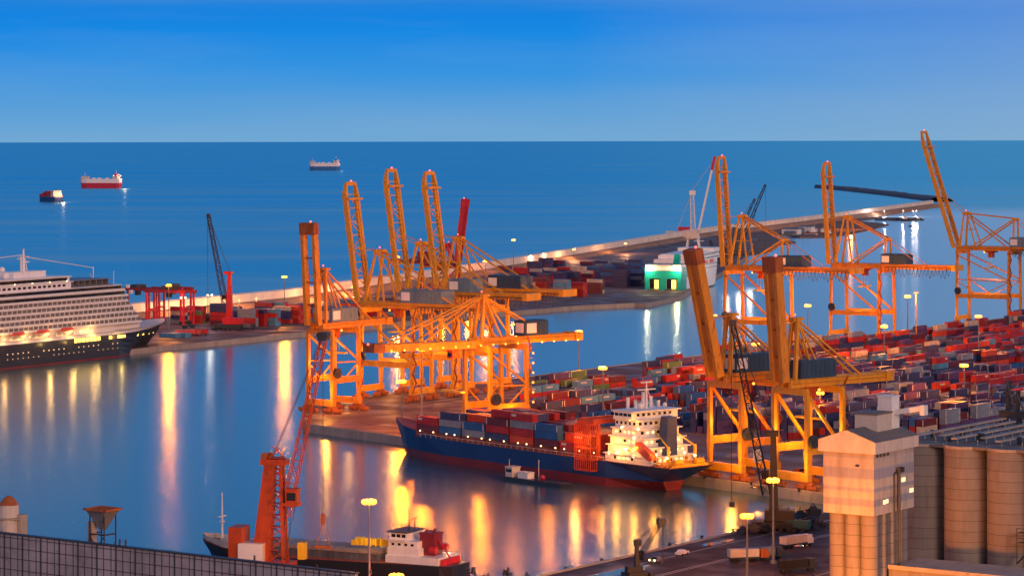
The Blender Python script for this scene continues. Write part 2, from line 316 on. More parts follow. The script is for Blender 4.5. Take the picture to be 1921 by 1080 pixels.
# far jetty
jl = [W(1527, 352.5, 0), W(1570, 357, 0), W(1650, 366, 0), W(1742, 378, 0)]
def rough_strip(pts, name, hh, width, seg=40):
    mb = MB(); rnd = random.Random(3); n = 6; rows = []
    L = len(pts) - 1
    for i in range(seg + 1):
        t = i / seg * L; k = min(int(t), L - 1); p = pts[k].lerp(pts[k + 1], t - k); d = (pts[k + 1] - pts[k]).normalized(); nn = V((-d.y, d.x, 0))
        if nn.y < 0: nn = -nn
        w = width * min(1, .25 + i / seg * 3) ; rows.append([p + nn * w * o + V((0, 0, z * hh * (.9 + .2 * rnd.random()) if 0 < j < 5 else -2)) for j, (o, z) in enumerate(((-.05, 0), (.12, .7), (.3, 1), (.6, 1), (.8, .7), (1, 0)))])
    for i in range(seg):
        for j in range(n - 1): mb.add([rows[i][j], rows[i + 1][j], rows[i + 1][j + 1], rows[i][j + 1]], [(0, 1, 2, 3)])
    return mb.obj(name, 'rock')
tag(rough_strip(jl, 'rock_jetty', 8, 50), 'long dark rock jetty lying in open sea beyond the breakwater end', 'jetty')
sj = [W(1640, 413, 0), W(1690, 414, 0), W(1732, 413, 0)]
tag(rough_strip(sj, 'low_jetty', 3.5, 30, 14), 'small low dark jetty with boats inside the harbour entrance', 'jetty')

# ---------------------------------------------------------------- quay cranes
def sts(label, P, ang, g=30, s=19, hg=40, L=56, ba=85, back=44, mast=26, mx=5, second=14, house='navy', hw=14, col='orange', col2='amber', xbr=False, festoon=True, lit=False, boomw=8, group=None, box=False, name='quay_crane', hx=None, panel=True, deep=2.4, reel=True, beacon=True):
    t = thing(name, label, 'crane', P, ang, group)
    bw_ = 2.2 if box else 2.0
    pz = hg * .40
    for x in (0, g):
        for sy in (-1, 1):
            m = MB(); y = sy * s / 2; yt = sy * (s / 2 - (1.0 if not box else 0))
            m.obox((x, y, 5), (x, y, pz), 1.2, 1.1, (0, 1, 0), w2=1.8, h2=1.5); m.obox((x, y, pz), (x, yt, hg + (.2 if not box else 0)), 1.5, 1.4, (0, 1, 0), w2=1.35, h2=1.3)
            m.obj('leg', col if x == 0 or not box else col, t)
            m = MB()
            for k in (-1, 1):
                cx = y + k * 2.6; m.box(x - .8, cx - 2.2, .8, x + .8, cx + 2.2, 1.9)
                for w in (-1.4, 0, 1.4): m.tube((x - .45, cx + w, .62), (x + .45, cx + w, .62), .6, 8)
            m.box(x - .6, y - 2.6, 2.0, x + .6, y + 2.6, 2.9); m.obj('bogie', 'rust', t)
        MB().box(x - .95, -s / 2 - 1.1, 3.0, x + .95, s / 2 + 1.1, 5.6).obj('sill_beam', col2, t)
        MB().box(x - .8, -s / 2 - .2, hg - 1.6, x + .8, s / 2 + .2, hg + .6).obj('top_beam', col, t)
    for sy in (-1, 1):
        y = sy * s / 2
        MB().box(.7, y - .8, pz - 1.3, g - .7, y + .8, pz + 1.2).obj('portal_beam', col, t)
        m = MB()
        if xbr:
            m.obox((0, y, hg - 2), (g, y, hg * .62), .7, .7, (0, 1, 0)); m.obox((0, y, hg * .62), (g, y, hg * .60), .6, .6, (0, 1, 0)); m.obox((0, y, hg * .60), (g * .45, y, pz), .5, .5, (0, 1, 0)); m.obox((g, y, hg * .60), (g * .45, y, pz), .5, .5, (0, 1, 0))
        else: m.obox((1, y * .97, hg - 2), (g - 1, y, pz + 1), .9, .9, (0, 1, 0))
        m.obj('brace', col, t)
        # stair tower hint: ladder with landings on one landside leg
    m = MB()
    for k in range(int(hg / 4)):
        z = 4 + k * 4; m.obox((g + 1.4, -s / 2 - 1.2 + (k % 2) * 2.4, z), (g + 1.4, -s / 2 + 1.2 - (k % 2) * 2.4, z + 4), .8, .15, (1, 0, 0)); m.box(g + .9, -s / 2 - 1.6, z - .05, g + 2.0, -s / 2 + 1.6, z + .08)
    m.obj('stairs', 'rust', t)
    # girder
    m = MB(); gw = boomw / 2
    for sy in (-1, 1): m.box(-2.5, sy * gw - .7, hg + .6, g + back, sy * gw + .7, hg + .6 + deep)
    for k in range(int((g + back) / 8)): x = 2 + k * 8; m.box(x, -gw + .6, hg + .9, x + .8, gw - .6, hg + 1.9)
    for sy in (-1, 1):
        yy = sy * (gw + 1.5); m.box(-2, min(sy * (gw + .7), yy), hg + 2.0, g + back, max(sy * (gw + .7), yy), hg + 2.12)
        m.tube((-2, yy, hg + 3.2), (g + back, yy, hg + 3.2), .07, 4)
        for k in range(int((g + back) / 4)): m.tube((k * 4, yy, hg + 2.1), (k * 4, yy, hg + 3.2), .06, 3, caps=False)
    m.obj('girder', col, t)
    zt = hg + .6 + deep
    MB().box(g + back - 3, -gw - 1.4, zt - 2.6, g + back + .5, gw + 1.4, zt + .5).obj('end_beam', col2, t)
    # boom
    a = R(ba); e = V((-math.cos(a), 0, math.sin(a))); n = V((-math.sin(a), 0, -math.cos(a))); h0 = V((-3.0, 0, zt - .6)); gy = V((0, 1, 0))
    m = MB(); tip = L * .90
    bd = deep if not box else deep * 1.15; ww = 1.2 if not box else 1.5
    for sy in (-1, 1):
        b0 = h0 + gy * sy * gw + n * bd / 2
        m.obox(b0, b0 + e * tip, ww, bd, gy)
        if box: m.obox(b0 + e * tip, b0 + e * L, ww, bd, gy)
        else: m.obox(b0 + e * tip, b0 + e * L - n * bd * .3 - gy * sy * gw * .25, ww, bd, gy, w2=ww * .8, h2=bd * .45)
    m.obj('boom', col2 if not box else 'orange', t)
    m = MB()
    if box:
        c = h0 + n * bd / 2; m.obox(c + e * (L - 4.5), c + e * (L + .3), boomw + 1.9, bd + .4, gy)
        for k in (.2, .42, .66): MB().obox(c + e * L * k - gy * gw, c + e * L * k + gy * gw, .6, .6).obj('cross_beam', 'rust', t)
    else:
        c = h0 + n * bd * .2; nb = int(L / 6.5)
        m.obox(c + e * (L - .5) - gy * gw * .8, c + e * (L - .5) + gy * gw * .8, 1.2, 1.6)
        for k in range(nb):
            p = c + e * (tip * k / nb); q = c + e * (tip * (k + 1) / nb); sg = 1 if k % 2 else -1
            m.obox(p + gy * sg * gw, q - gy * sg * gw, .35, .35); m.obox(q - gy * gw, q + gy * gw, .45, .45)
        up = c - n * (bd * .9)
        m.obox(up + e * 2, up + e * (L * .84), .5, .5); 
        for k in range(nb): p = up + e * (2 + (L * .8) * k / nb); m.obox(p, c + e * (2 + (L * .8) * (k + .5) / nb) + gy * (gw if k % 2 else -gw), .22, .22)
        m.obox(c + e * L * .86 - gy * gw * 1.2 - n * bd * .6, c + e * L * .86 + gy * gw * 1.2 - n * bd * .6, 1.3, .9)
    m.obj('boom_bracing' if not box else 'boom_head', col if not box else 'rust', t)
    # mast
    mt = V((mx, 0, zt + mast)); m = MB(); mw = 2.6 if not box else 1.2
    for sy in (-1, 1):
        if box:
            m.obox((0, sy * gw, zt), mt + gy * sy * mw, 1.1, 1.1, gy); m.obox((g * .55, sy * gw, zt), mt + gy * sy * mw, .55, .55, gy)
        else:
            m.obox((0, sy * (gw + .2), zt), mt + gy * sy * mw, 1.1, 1.1, gy, w2=.8, h2=.8); m.obox((10.5, sy * gw, zt), mt + gy * sy * mw + V((1.6, 0, 0)), .7, .7, gy)
            m.obox((2, sy * gw * .8, zt + mast * .5), (8.2, sy * gw * .8, zt + mast * .5), .4, .4, gy)
    m.obox(mt - gy * (mw + .8), mt + gy * (mw + .8), 1.6, 1.5); m.obox(mt + V((-1.5, 0, .2)), mt + V((3, 0, .2)), 2.5, 1.0, gy)
    m.obj('mast', col2, t)
    m = MB()
    def stay(p, q, w=.45):
        p = V(p); q = V(q)
        for sy in (-1, 1): m.obox(p + gy * sy * mw, q + gy * sy * gw, w, w, gy)
    if second:
        s2 = V((g + 1, 0, zt + second))
        m2 = MB()
        for sy in (-1, 1): m2.obox(s2 + gy * sy * 2.6, (g + 1, sy * gw, zt), .9, .9, gy); m2.obox(s2 + gy * sy * 2.6, (8, sy * gw, zt), .75, .75, gy)
        m2.obox(s2 - gy * 3.2, s2 + gy * 3.2, 1.6, 1.2); m2.obj('rear_frame', col2, t)
        for sy in (-1, 1): m.obox(mt + gy * sy * mw, s2 + gy * sy * 2.6, .9 if not xbr else .5, .9 if not xbr else .5, gy); m.obox(s2 + gy * sy * 2.6, (g + back * .52, sy * gw, zt), .35, .35, gy)
        if xbr:
            stay(mt, (g - 3, 0, zt), .7)
    else:
        stay(mt, (g + back * .50, 0, zt), .6); stay(mt, (g * .80, 0, zt), .5)
    if ba < 20:
        stay(mt, h0 + e * L * .52, .5); stay(mt, h0 + e * L * .86, .5)
    else:
        stay(mt, mt + (h0 + e * L * .45 - mt) * .98, .3)
    m.obj('stays', col, t)
    # machinery house
    hx = hx if hx is not None else g - 1
    m = MB(); m.box(hx, -gw - .8, zt + .15, hx + hw, gw + .8, zt + 5.6); m.box(hx + .5, -gw - .4, zt + 5.6, hx + hw - .5, gw + .4, zt + 5.9)
    for k in range(int(hw / 2)): m.box(hx + .6 + k * 2, -gw - .9, zt + 1.0, hx + .75 + k * 2, -gw - .8, zt + 5.2); m.box(hx + .6 + k * 2, gw + .8, zt + 1.0, hx + .75 + k * 2, gw + .9, zt + 5.2)
    ho = m.obj('machinery_house', house, t)
    if panel: MB().box(hx + .6, -gw - 1.0, zt + 1.2, hx + 5.2, -gw - .92, zt + 4.8).obj('panel', 'screen', ho); 
    if panel: MB().box(hx - .12, -2.3, zt + 1.2, hx - .03, 2.3, zt + 4.8).obj('panel', 'screen', ho)
    # trolley with cab
    tx = g * .55 if ba > 20 else -L * .25
    m = MB(); m.box(tx - 3, -gw + .9, hg - .6, tx + 3, gw - .9, hg + .5); m.box(tx - 1.4, -1.5, hg - 3.6, tx + 1.6, 1.5, hg - .6)
    for k in range(2): m.tube((tx + 2 * k, gw - 1, hg + .3), (tx + 2 * k, -gw + 1, hg + .3), .8, 10)
    tr = m.obj('trolley', 'vermil', t); MB().box(tx - 1.5, -1.2, hg - 3.0, tx - 1.42, 1.2, hg - 1.6).obj('window', 'glass', tr)
    m = MB(); zs = hg - 10 if ba > 20 else hg - 16
    m.box(tx - 1.1, -6, zs, tx + 1.1, 6, zs + .7)
    for x in (-.9, .9):
        for y in (-1.6, 1.6): m.tube((tx + x, y, zs + .6), (tx + x, y, hg - .5), .07, 3, caps=False)
    m.obj('spreader', 'yellow', t)
    if reel:
        m = MB(); m.tube((1.5, -s / 2 - .9, pz + 3.0), (1.5, -s / 2 - 2.1, pz + 3.0), 2.1, 16); m.tube((1.5, -s / 2 - .8, pz + 3.0), (1.5, -s / 2 - 2.3, pz + 3.0), .7, 10); m.box(1.1, -s / 2 - 1.1, pz + 1.1, 1.9, -s / 2 - .6, pz + 3); m.obj('cable_reel', 'steel', t)
    if festoon:
        m = MB(); x0 = g + 2; x1 = g + back - 2; nl = 18; yy = -gw - 1.8
        m.box(x0, yy - .1, hg + 1.6, x1, yy + .1, hg + 1.9)
        for k in range(nl):
            xa = x0 + (x1 - x0) * k / nl; xb = x0 + (x1 - x0) * (k + 1) / nl; d = 4.6 + 1.0 * math.sin(k * 1.7)
            pts = [V((xa + (xb - xa) * i / 6, yy, hg + 1.6 - d * math.sin(math.pi * i / 6))) for i in range(7)]
            for i in range(6): m.tube(pts[i], pts[i + 1], .16, 4, caps=False)
        m.obj('festoon_cable', 'steel', t)
    if beacon:
        MB().ball(h0 + e * (L + .6), .45).obj('beacon', 'lampR', t); MB().ball(mt + V((0, 0, 1.6)), .35).obj('beacon', 'lampR', t)
    if not lit and ba > 20:  # added floodlights, put in for an orange glow on legs and apron
        m = MB(); 
        for y in (-s / 3, s / 3): m.ball((g * .5, y, hg - .3), .5, n=6)
        m.obj('floodlight', 'lampS', t); plight(t, (g * .45, 0, hg * .55), 9000 if not box else 12000, (1, .36, .025), 1.0); plight(t, (-6, -s * .6, 9), 7000, (1, .36, .025), 1.0)
    if lit:
        m = MB()
        for k in range(16):
            x = -L + 4 + (L + g + back - 6) * k / 15; 
            for sy in (-1, 1): m.ball((x, sy * (gw + 1.3), hg + .7), .42, n=6)
        for k in range(9): m.ball((g + 1.6, -s / 2 - 2.0, 5 + k * 3.6), .42, n=6)
        m.obj('floodlights', 'lampS', t)
        for x, z, pw in ((-L * .8, hg - 1, 16000), (-L * .45, hg - 1, 22000), (-6, hg - 3, 26000), (g + 8, hg - 2, 22000), (g + back, hg - 2, 16000), (g * .5, 12, 26000), (g * .5, hg + 9, 16000), (-8, 20, 22000)):
            plight(t, (x, -s / 2 - 3, z), pw * .34, (1, .22, .004), .8)
    return t
# three big cranes on the far quay (right)
def far_crane(px, **k):
    # waterside rail centre where the far quay rail passes this column
    r = (px - CX) / F; b = 3.2; p0 = O + VV * b; t_ = (r * p0.y - p0.x) / (U.x - r * U.y); p = p0 + U * t_; p.z = 3
    return sts(P=p, ang=AV, **k)
far_crane(1376, label='orange quay crane with raised lattice boom beside the green and white ferry bow', hg=43, L=58, ba=86, house='navy', hw=15, group='cranes with raised booms on the far quay')
far_crane(1573, label='orange quay crane with raised boom standing between two lamp masts, festoon cable over water', hg=40, L=57, ba=86, house='navy', hw=15, group='cranes with raised booms on the far quay')
far_crane(1806, label='tallest orange crane at the far right with cross bracing and tilted boom above the horizon', g=34, s=17, hg=44.5, L=74, ba=72, back=40, mast=20, mx=2, second=17, house='blueh', hw=18, xbr=True, group='cranes with raised booms on the far quay')
# three cranes of the left cluster on the far quay
far_crane(695, label='leftmost of three slim amber cranes with raised twin booms, behind the rust crane', g=28, s=14, hg=39, L=53, ba=81.5, back=40, mast=22, second=0, house='blueh', hw=22, col='amber', group='cranes with raised booms on the far quay', boomw=8, hx=20)
far_crane(772, label='middle of three slim amber cranes with raised twin booms, left of the red boom', g=28, s=14, hg=42.5, L=55, ba=81.5, back=38, mast=21, second=0, house='blueh', hw=12, col='amber', group='cranes with raised booms on the far quay', boomw=8, hx=24)
far_crane(842, label='slim amber crane with raised twin boom standing directly before the bright red boom', g=28, s=14, hg=43, L=53, ba=81.5, back=38, mast=22, second=0, house='navy', hw=18, col='amber', group='cranes with raised booms on the far quay', boomw=8, hx=25)
# older crane at the pier tip
sts('rust orange crane on the pier tip with broad raised twin boom, nearest the cruise ship', W(600, 774), R(54), g=17, s=13, hg=34, L=42, ba=86, back=25, mast=22, mx=2, second=0, house='blueh', hw=17, boomw=6, box=True, xbr=True, festoon=False, hx=3, col='orange', col2='orange')
def front_crane(px, **k):
    p0 = FP + FN * 4; r = (px - CX) / F; t_ = (r * p0.y - p0.x) / (FQ.x - r * FQ.y); p = p0 + FQ * t_; p.z = 3
    return sts(P=p, ang=AFN, **k)
front_crane(895, label='brightly floodlit yellow crane with its boom lowered over the container ship', g=17, s=15, hg=36.5, L=46, ba=1, back=30, mast=15.5, mx=2, second=0, house='navy', hw=11, boomw=5, box=True, xbr=True, lit=True, festoon=False, col='amber', col2='amber', hx=20)
front_crane(1360, label='brown box boom crane raised behind the ship stern, nearest the ferry', g=16, s=15, hg=32, L=43, ba=76.5, back=24, mast=19, mx=2, second=0, house='navy', hw=20, boomw=4.2, box=True, festoon=False, col='orange', hx=2, group='box boom cranes on the front quay', deep=2.7)
front_crane(1482, label='brown box boom crane raised left of the silo tower, girder pointing right', g=16, s=15, hg=32, L=40, ba=85, back=28, mast=19, mx=2, second=0, house='navy', hw=16, boomw=4.2, box=True, festoon=False, col='amber', hx=2, group='box boom cranes on the front quay', deep=2.7, panel=False)
# red quay crane on the breakwater terminal
p = W(848, 584); 
sts('red quay crane on the breakwater terminal with bright red boom raised among the amber booms', p, AV + math.pi, g=20, s=14, hg=30, L=42, ba=81, back=30, mast=11, mx=3, second=0, house='darkred', hw=8, boomw=4, box=True, festoon=False, col='darkred', col2='red', panel=False, reel=False, name='red_quay_crane').children
for o in bpy.data.objects:
    if o.parent and o.parent.name == 'red_quay_crane' and o.name.startswith(('boom',)): o.data.materials[0] = MAT['red']
# ---------------------------------------------------------------- lamp masts
def lamp(px, py, z, label, power=60000, group=None, heads=7, gz=3.0, r=1.25, kind='lampO', name='lamp_mast', post=.38, cat='lamp', color=(1, .25, .015)):
    D = (HC - z) * F / (py - y0(px)); P = V(((px - CX) / F * D, D, gz)); h = z - gz
    t = thing(name, label, cat, P, 0, group)
    m = MB(); m.tube((0, 0, 0), (0, 0, h), post, 8, r2=post * .45); m.tube((0, 0, 0), (0, 0, .8), post * 2.2, 8); m.obj('pole', 'grey', t)
    if heads > 2:
        m = MB(); 
        for k in range(heads): a = 2 * math.pi * k / heads; m.tube((0, 0, h - .2), (r * math.cos(a), r * math.sin(a), h), .1, 4)
        m.tube((0, 0, h - .1), (0, 0, h + .25), r * .55, 10); m.obj('head_ring', 'grey', t)
    m = MB()
    for k in range(heads):
        a = 2 * math.pi * k / heads + .3; x, y = (r * math.cos(a), r * math.sin(a)) if heads > 1 else (0, 0); m.ball((x, y, h - .1), .62 if heads > 2 else .6, n=8)
    m.obj('floodlight', kind, t)
    if power: plight(t, (0, 0, h + .2), power, color, 1.6)
    return t
LG = 'tall sodium lamp masts'
lamp(316, 535, 30, 'sodium lamp mast shining above the red yard gantries near the cruise ship bow', 95000, LG, color=(1, .27, .004))
lamp(533, 519, 30, 'sodium lamp mast on the breakwater terminal between red harbour crane and rust crane', 95000, LG, color=(1, .27, .004))
lamp(745, 482, 30, 'sodium lamp mast seen between the amber crane booms over the breakwater', 150000, LG)
lamp(910, 490, 25, 'sodium lamp mast at the left end of the distant container stacks', 150000, LG)
lamp(963, 450, 32, 'tallest distant lamp mast, its head against the blue sea', 150000, LG)
lamp(1085, 622, 30, 'sodium lamp mast beside the landside end of the floodlit yellow crane', 150000, LG)
lamp(1130, 690, 25, 'sodium lamp mast rising from the blue containers in mid pier', 150000, LG)
lamp(1515, 573, 30, 'sodium lamp mast against the water between two far quay cranes', 150000, LG)
lamp(1702, 556, 30, 'sodium lamp mast with a bare pole beside it, left of the tallest crane', 150000, LG)
lamp(1658, 612, 27, 'sodium lamp mast glowing at the landside legs of the middle far crane', 150000, LG)
lamp(1417, 645, 27, 'sodium lamp mast glowing under the far crane behind the box boom cranes', 150000, LG)
lamp(1835, 593, 29, 'sodium lamp mast glowing under the tallest crane at the far right', 150000, LG)
lamp(1808, 685, 25, 'sodium lamp mast standing among red containers above the silos', 150000, LG)
lamp(1338, 592, 30, 'small lamp mast beside the tip of the brown boom near the ferry', 30000, LG, heads=3)
lamp(1449, 900, 25, 'sodium lamp mast on the dock just left of the silo tower', 50000, LG)
lamp(1400, 967, 20, 'lowest sodium lamp mast by the dark dock crane at the water edge', 32000, LG)
lamp(691, 940, 30, 'sodium lamp mast in front of the coaster, standing by its hatch covers', 32000, LG)
lamp(742, 1079, 13, 'red glowing lamp at the bottom edge before the coaster stern', 16000, LG, color=(1, .12, .01))
lamp(1595, 409, 16, 'distant lamp glowing on the sand bank behind the middle far crane', 150000, LG)
lamp(1537, 737, 17, 'small lamp glowing under the girder of the box boom crane', 20000, LG, heads=3)
lamp(790, 655, 30, 'sodium lamp mast glowing just under the lowered yellow boom', 90000, LG, color=(1, .18, .003))
lamp(753, 715, 20, 'sodium lamp mast on the apron left of the floodlit crane legs', 110000, LG, color=(1, .18, .003))
lamp(1497, 1137, 11, 'sodium lamp mast at the foot of the silo tower', 460000, LG)
for i, (x, y) in enumerate([(343, 558), (393, 553)]): lamp(x, y, 20, ['small white twin lamp left of the red harbour crane jib, nearer the gantries', 'small white twin lamp close beside the red harbour crane jib'][i], 3000, 'white twin lamps', heads=2, kind='lampW', r=1.4, post=.25, color=(1, .8, .6))
for i, (x, y) in enumerate([(1076, 468), (1173, 457), (1023, 478), (1000, 482), (660, 537), (600, 546), (480, 560), (448, 563), (384, 568), (342, 572)]):
    lamp(x, y, 13 if i < 2 else 10, ['low lamp glowing on the breakwater bank above the blue stacks', 'low lamp glowing on the breakwater bank left of the ferry', 'faint breakwater lamp left of the glowing one above the stacks', 'faint breakwater lamp beside the tallest distant mast', 'low breakwater lamp beside the first slim amber boom', 'low breakwater lamp behind the rust crane', 'low breakwater lamp right of the red harbour crane', 'low breakwater lamp directly beside the red harbour crane', 'low breakwater lamp left of the red harbour crane', 'low breakwater lamp behind the yard gantries'][i], 60000 if i < 2 else 30000, 'low lamps along the breakwater', color=(1, .42, .16), heads=1 if i > 1 else 4, kind='lampS' if i > 1 else 'lampO', r=1, gz=5.5, post=.2)
for i, (x, y) in enumerate([(1659, 395), (1694, 395), (1713, 396), (1719, 395)]): lamp(x, y, 9, ['white lamp at the harbour entrance, first from the middle far crane', 'white lamp at the harbour entrance above the low jetty', 'left one of two close white lamps by the breakwater end', 'right one of two close white lamps by the breakwater end'][i], 60000, 'white lamps at the harbour entrance', heads=1, kind='lampW', gz=2, color=(1, .75, .7))
bp = thing('bare_pole', 'bare slender pole standing beside the lamp mast left of the tallest crane', 'pole', W(1718, 648)); MB().tube((0, 0, 0), (0, 0, 29), .35, 8, r2=.2).obj('shaft', 'amber', bp); MB().box(-1, -1, 28.5, 1, 1, 29.3).obj('cap', 'grey', bp)

# ---------------------------------------------------------------- ships
def hull(name, rings, mats, parent, split=None):
    """rings: per level z list of (x, halfbeam); same count; mats index per band; closed loop port+starboard"""
    mb = MB(); n = len(rings[0][1]); vs = []
    for z, pts in rings:
        for (x, y, *dz) in pts: vs.append((x, y, z + (dz[0] if dz else 0)))
        for (x, y, *dz) in pts[::-1]: vs.append((x, -y, z + (dz[0] if dz else 0)))
    k = 2 * n
    for j in range(len(rings) - 1):
        for i in range(k): mb.add([], []); mb.f.append((j * k + i, (j + 1) * k + i, (j + 1) * k + (i + 1) % k, j * k + (i + 1) % k)); mb.m.append(split[j] if split else 0)
    mb.v = vs
    mb.f.append(tuple(range((len(rings) - 1) * k, len(rings) * k))[::-1]); mb.m.append(split[-1] if split else 0)
    return mb.obj(name, mats, parent)
# container ship at the front quay -------------------------------------------------
sd = (W(712, 852, 0) - W(1230, 925, 0)); sd.z = 0; sd.normalize(); star = V((sd.y, -sd.x, 0)); port = -star   # heading away-left; starboard is to the right/quay
# camera sees the port side: hull centre line lies 9.5 m to starboard of the waterline read there
st0 = W(1230, 925, 0) + star * 10.5
ship = thing('container_ship', 'long container ship with blue and dark red hull moored stern toward the silos', 'ship', st0, math.atan2(sd.y, sd.x))
L = 150
hr = lambda f: [(-6 if f > .6 else 3, 7.5 * f + 2), (4, 10 * min(1, f + .15)), (25, 10.5), (70, 10.5), (110, 10.2), (128, 7.5 + 1.4 * f), (140, 3.4 + 3.2 * f), (L - 5 + 7 * f, .3 + .5 * f)]
sheer = lambda pts, a: [(x, y, a * (max(0, (x - 105) / 45) ** 1.6) * 4.2) for x, y in pts]
hull('hull', [(-2, hr(0)), (2.9, hr(.35)), (3.1, hr(.4)), (8.4, sheer(hr(1), 1))], ['hullred', 'hullblue', 'deckred'], ship, [0, 1, 1, 2])
m = MB()
for x in range(-4, 128, 3):
    for y in (-1, 1): m.tube((x, y * (10.3 if x > 8 else 9), 8.4), (x, y * (10.3 if x > 8 else 9), 9.5), .07, 3, caps=False)
for y in (-1, 1): m.tube((-5, y * 10.2, 9.5), (126, y * 10.2, 9.5), .08, 4)
m.obj('railing', 'cream', ship)
m = MB()
for k in range(7): x = 38 + k * 13.2; m.box(x, -9, 8.4, x + 12.2, 9, 10.2)
m.obj('hatch_covers', 'deckred', ship)
sup = MB(); 
for k, (x0, x1, hb) in enumerate(((4, 26, 9.6), (6, 25, 9.2), (8, 24, 9), (10, 23, 9), (11, 22, 8.6), (12, 21, 10.4))):
    z = 8.4 + k * 2.9; sup.box(x0, -hb, z, x1, hb, z + 2.55); sup.box(x0 - 1.4, -hb - .5, z + 2.55, x1 + .6, hb + .5, z + 2.9)
sh = sup.obj('superstructure', 'white', ship)
for k in range(6):
    z = 9.5 + k * 2.9; hb = (9.6, 9.2, 9, 9, 8.6, 10.4)[k]
    for i in range(5): x = 12.2 + i * 2.1; MB().box(x, hb, z, x + (1 if k < 5 else 1.7), hb + .05, z + .9).obj('window', 'winwarm' if (k * 3 + i) % 4 and k < 4 else 'glass', sh)
    for i in range(7): y = -7.5 + i * 2.4; xx = (4, 6, 8, 10, 11, 12)[k]; MB().box(xx - .05, y, z, xx, y + 1.2, z + .9).obj('window', 'winwarm' if (k + i) % 3 and k < 4 else 'glass', sh)
fu = MB(); fu.obox((6, 0, 11), (5.2, 0, 24), 5, 4.5, (0, 1, 0), w2=4, h2=3.4); fu.box(3.4, -2.2, 21, 7.2, 2.2, 22); fo = fu.obj('funnel', 'hullblue', ship)
m = MB(); DY = -2.9; m.tube((16, 0, 25.8), (16, 0, 35), .45, 8, r2=.2); m.box(15.8, -4, 32, 16.2, 4, 32.4); m.box(15.8, -2.5, 34.4, 16.2, 2.5, 34.8); m.tube((16, -3.5, 26), (16, 0, 33), .12, 4); m.tube((16, 3.5, 26), (16, 0, 33), .12, 4); m.ball((13.5, 5, 27.2), 1.1); m.ball((13.5, -6, 27), .8)
for k in range(5): m.box(18 + k * .5, -8 + k * 3, 25.8, 18.6 + k * .5, -7 + k * 3, 28 + (k % 3) * 1.5)
m.obj('mast', 'white', ship)
for y in (-6, 6): 
    m = MB(); m.tube((-1, y, 8.4), (-1, y, 15), .5, 8); m.tube((-1, y, 14.5), (7, y * .7, 19), .3, 6, r2=.15); m.obj('stern_crane', 'yellow', ship)
m = MB()
for x in range(-5, 5, 2):
    m.box(x, -8, 8.4, x + 1, 8, 9.2); m.tube((x, 7, 8.4), (x, 7, 11.5), .15, 5); m.tube((x, -6, 8.4), (x, -6, 11.5), .15, 5)
m.tube((-4, 3, 9.8), (-4, 6.5, 9.8), 1.1, 10); m.tube((-4, -6.5, 9.8), (-4, -3, 9.8), 1.1, 10); m.obj('winches', 'amber', ship)
m = MB(); m.obox((9, 10.6, 15), (2, 10.6, 11.5), 2.4, 2.4, (0, 1, 0)); m.obox((2, 10.6, 11.5), (1, 10.6, 11.4), 2.0, 1.6, (0, 1, 0)); m.obj('lifeboat', 'bonnet', ship)
m = MB()
for x, y, z in ((3, 8, 12), (3, 2, 12.5), (3, -5, 12), (9, 9.6, 14), (12, 9.4, 17), (16, 9.5, 13), (20, 9.8, 11.5), (24, 9.6, 11), (12, 9.6, 11), (6, 9.8, 11.4), (-3, 8.5, 11.6), (-3, -4, 11.6), (0, 5, 11), (26.5, 4, 19), (26.5, -4, 19), (10, 9.3, 20), (18, 9.3, 20), (14, 9.3, 23)): m.ball((x, y, z), .5, n=6)
m.obj('deck_floodlights', 'lampW', ship)
m = MB()
for k in range(15): x = 31 + k * 6.6 + (k % 3); m.ball((x, 10.1, 10.6), .3, n=6)
m.obj('deck_lamps', 'lampW', ship)
for x, y, z, pw in ((0, 11.5, 13, 5200), (9, 12, 14, 6500), (18, 12, 13, 5200), (24, 13, 15, 4200), (-7, 3, 13, 4200), (4, -3, 16, 4200), (10, 11.5, 22, 2600)): plight(ship, (x, y, z), pw * .36, (1, .33, .03), .6)
# orange hatch gantry on the ship's deck
g = thing('gantry_crane', 'orange travelling hatch gantry with open cage standing on the ship deck', 'crane', st0 + sd * 33 + V((0, 0, 8.4)), math.atan2(sd.y, sd.x))
for x in (-3.6, 3.6):
    for y in (-9.6, 9.6): MB().box(x - .5, y - .5, 0, x + .5, y + .5, 12).obj('leg', 'vermil', g)
m = MB()
for x in (-3.6, 3.6): m.box(x - .6, -10.4, 12, x + .6, 12.2, 13.6)
for y in (-9.6, 12): m.box(-3.6, y - .4, 12.2, 3.6, y + .4, 13.4)
m.obj('top_frame', 'vermil', g)
m = MB()
for k in range(9): x = -4 + k; m.box(x - .08, 10.6, -3.6, x + .08, 10.8, 12); m.box(x - .08, 13.4, -3.6, x + .08, 13.6, 12)
for z in (-3.6, 0, 4, 8, 11.8): m.box(-4, 10.6, z - .15, 4, 10.8, z + .15); m.box(-4, 13.4, z - .15, 4, 13.6, z + .15); m.box(-4.1, 10.6, z - .15, -3.9, 13.6, z + .15); m.box(3.9, 10.6, z - .15, 4.1, 13.6, z + .15)
m.obj('cage', 'vermil', g); plight(g, (0, 17, 6), 3800, (1, .30, .05), .6); plight(g, (9, 8, 10), 3800, (1, .30, .05), .6)
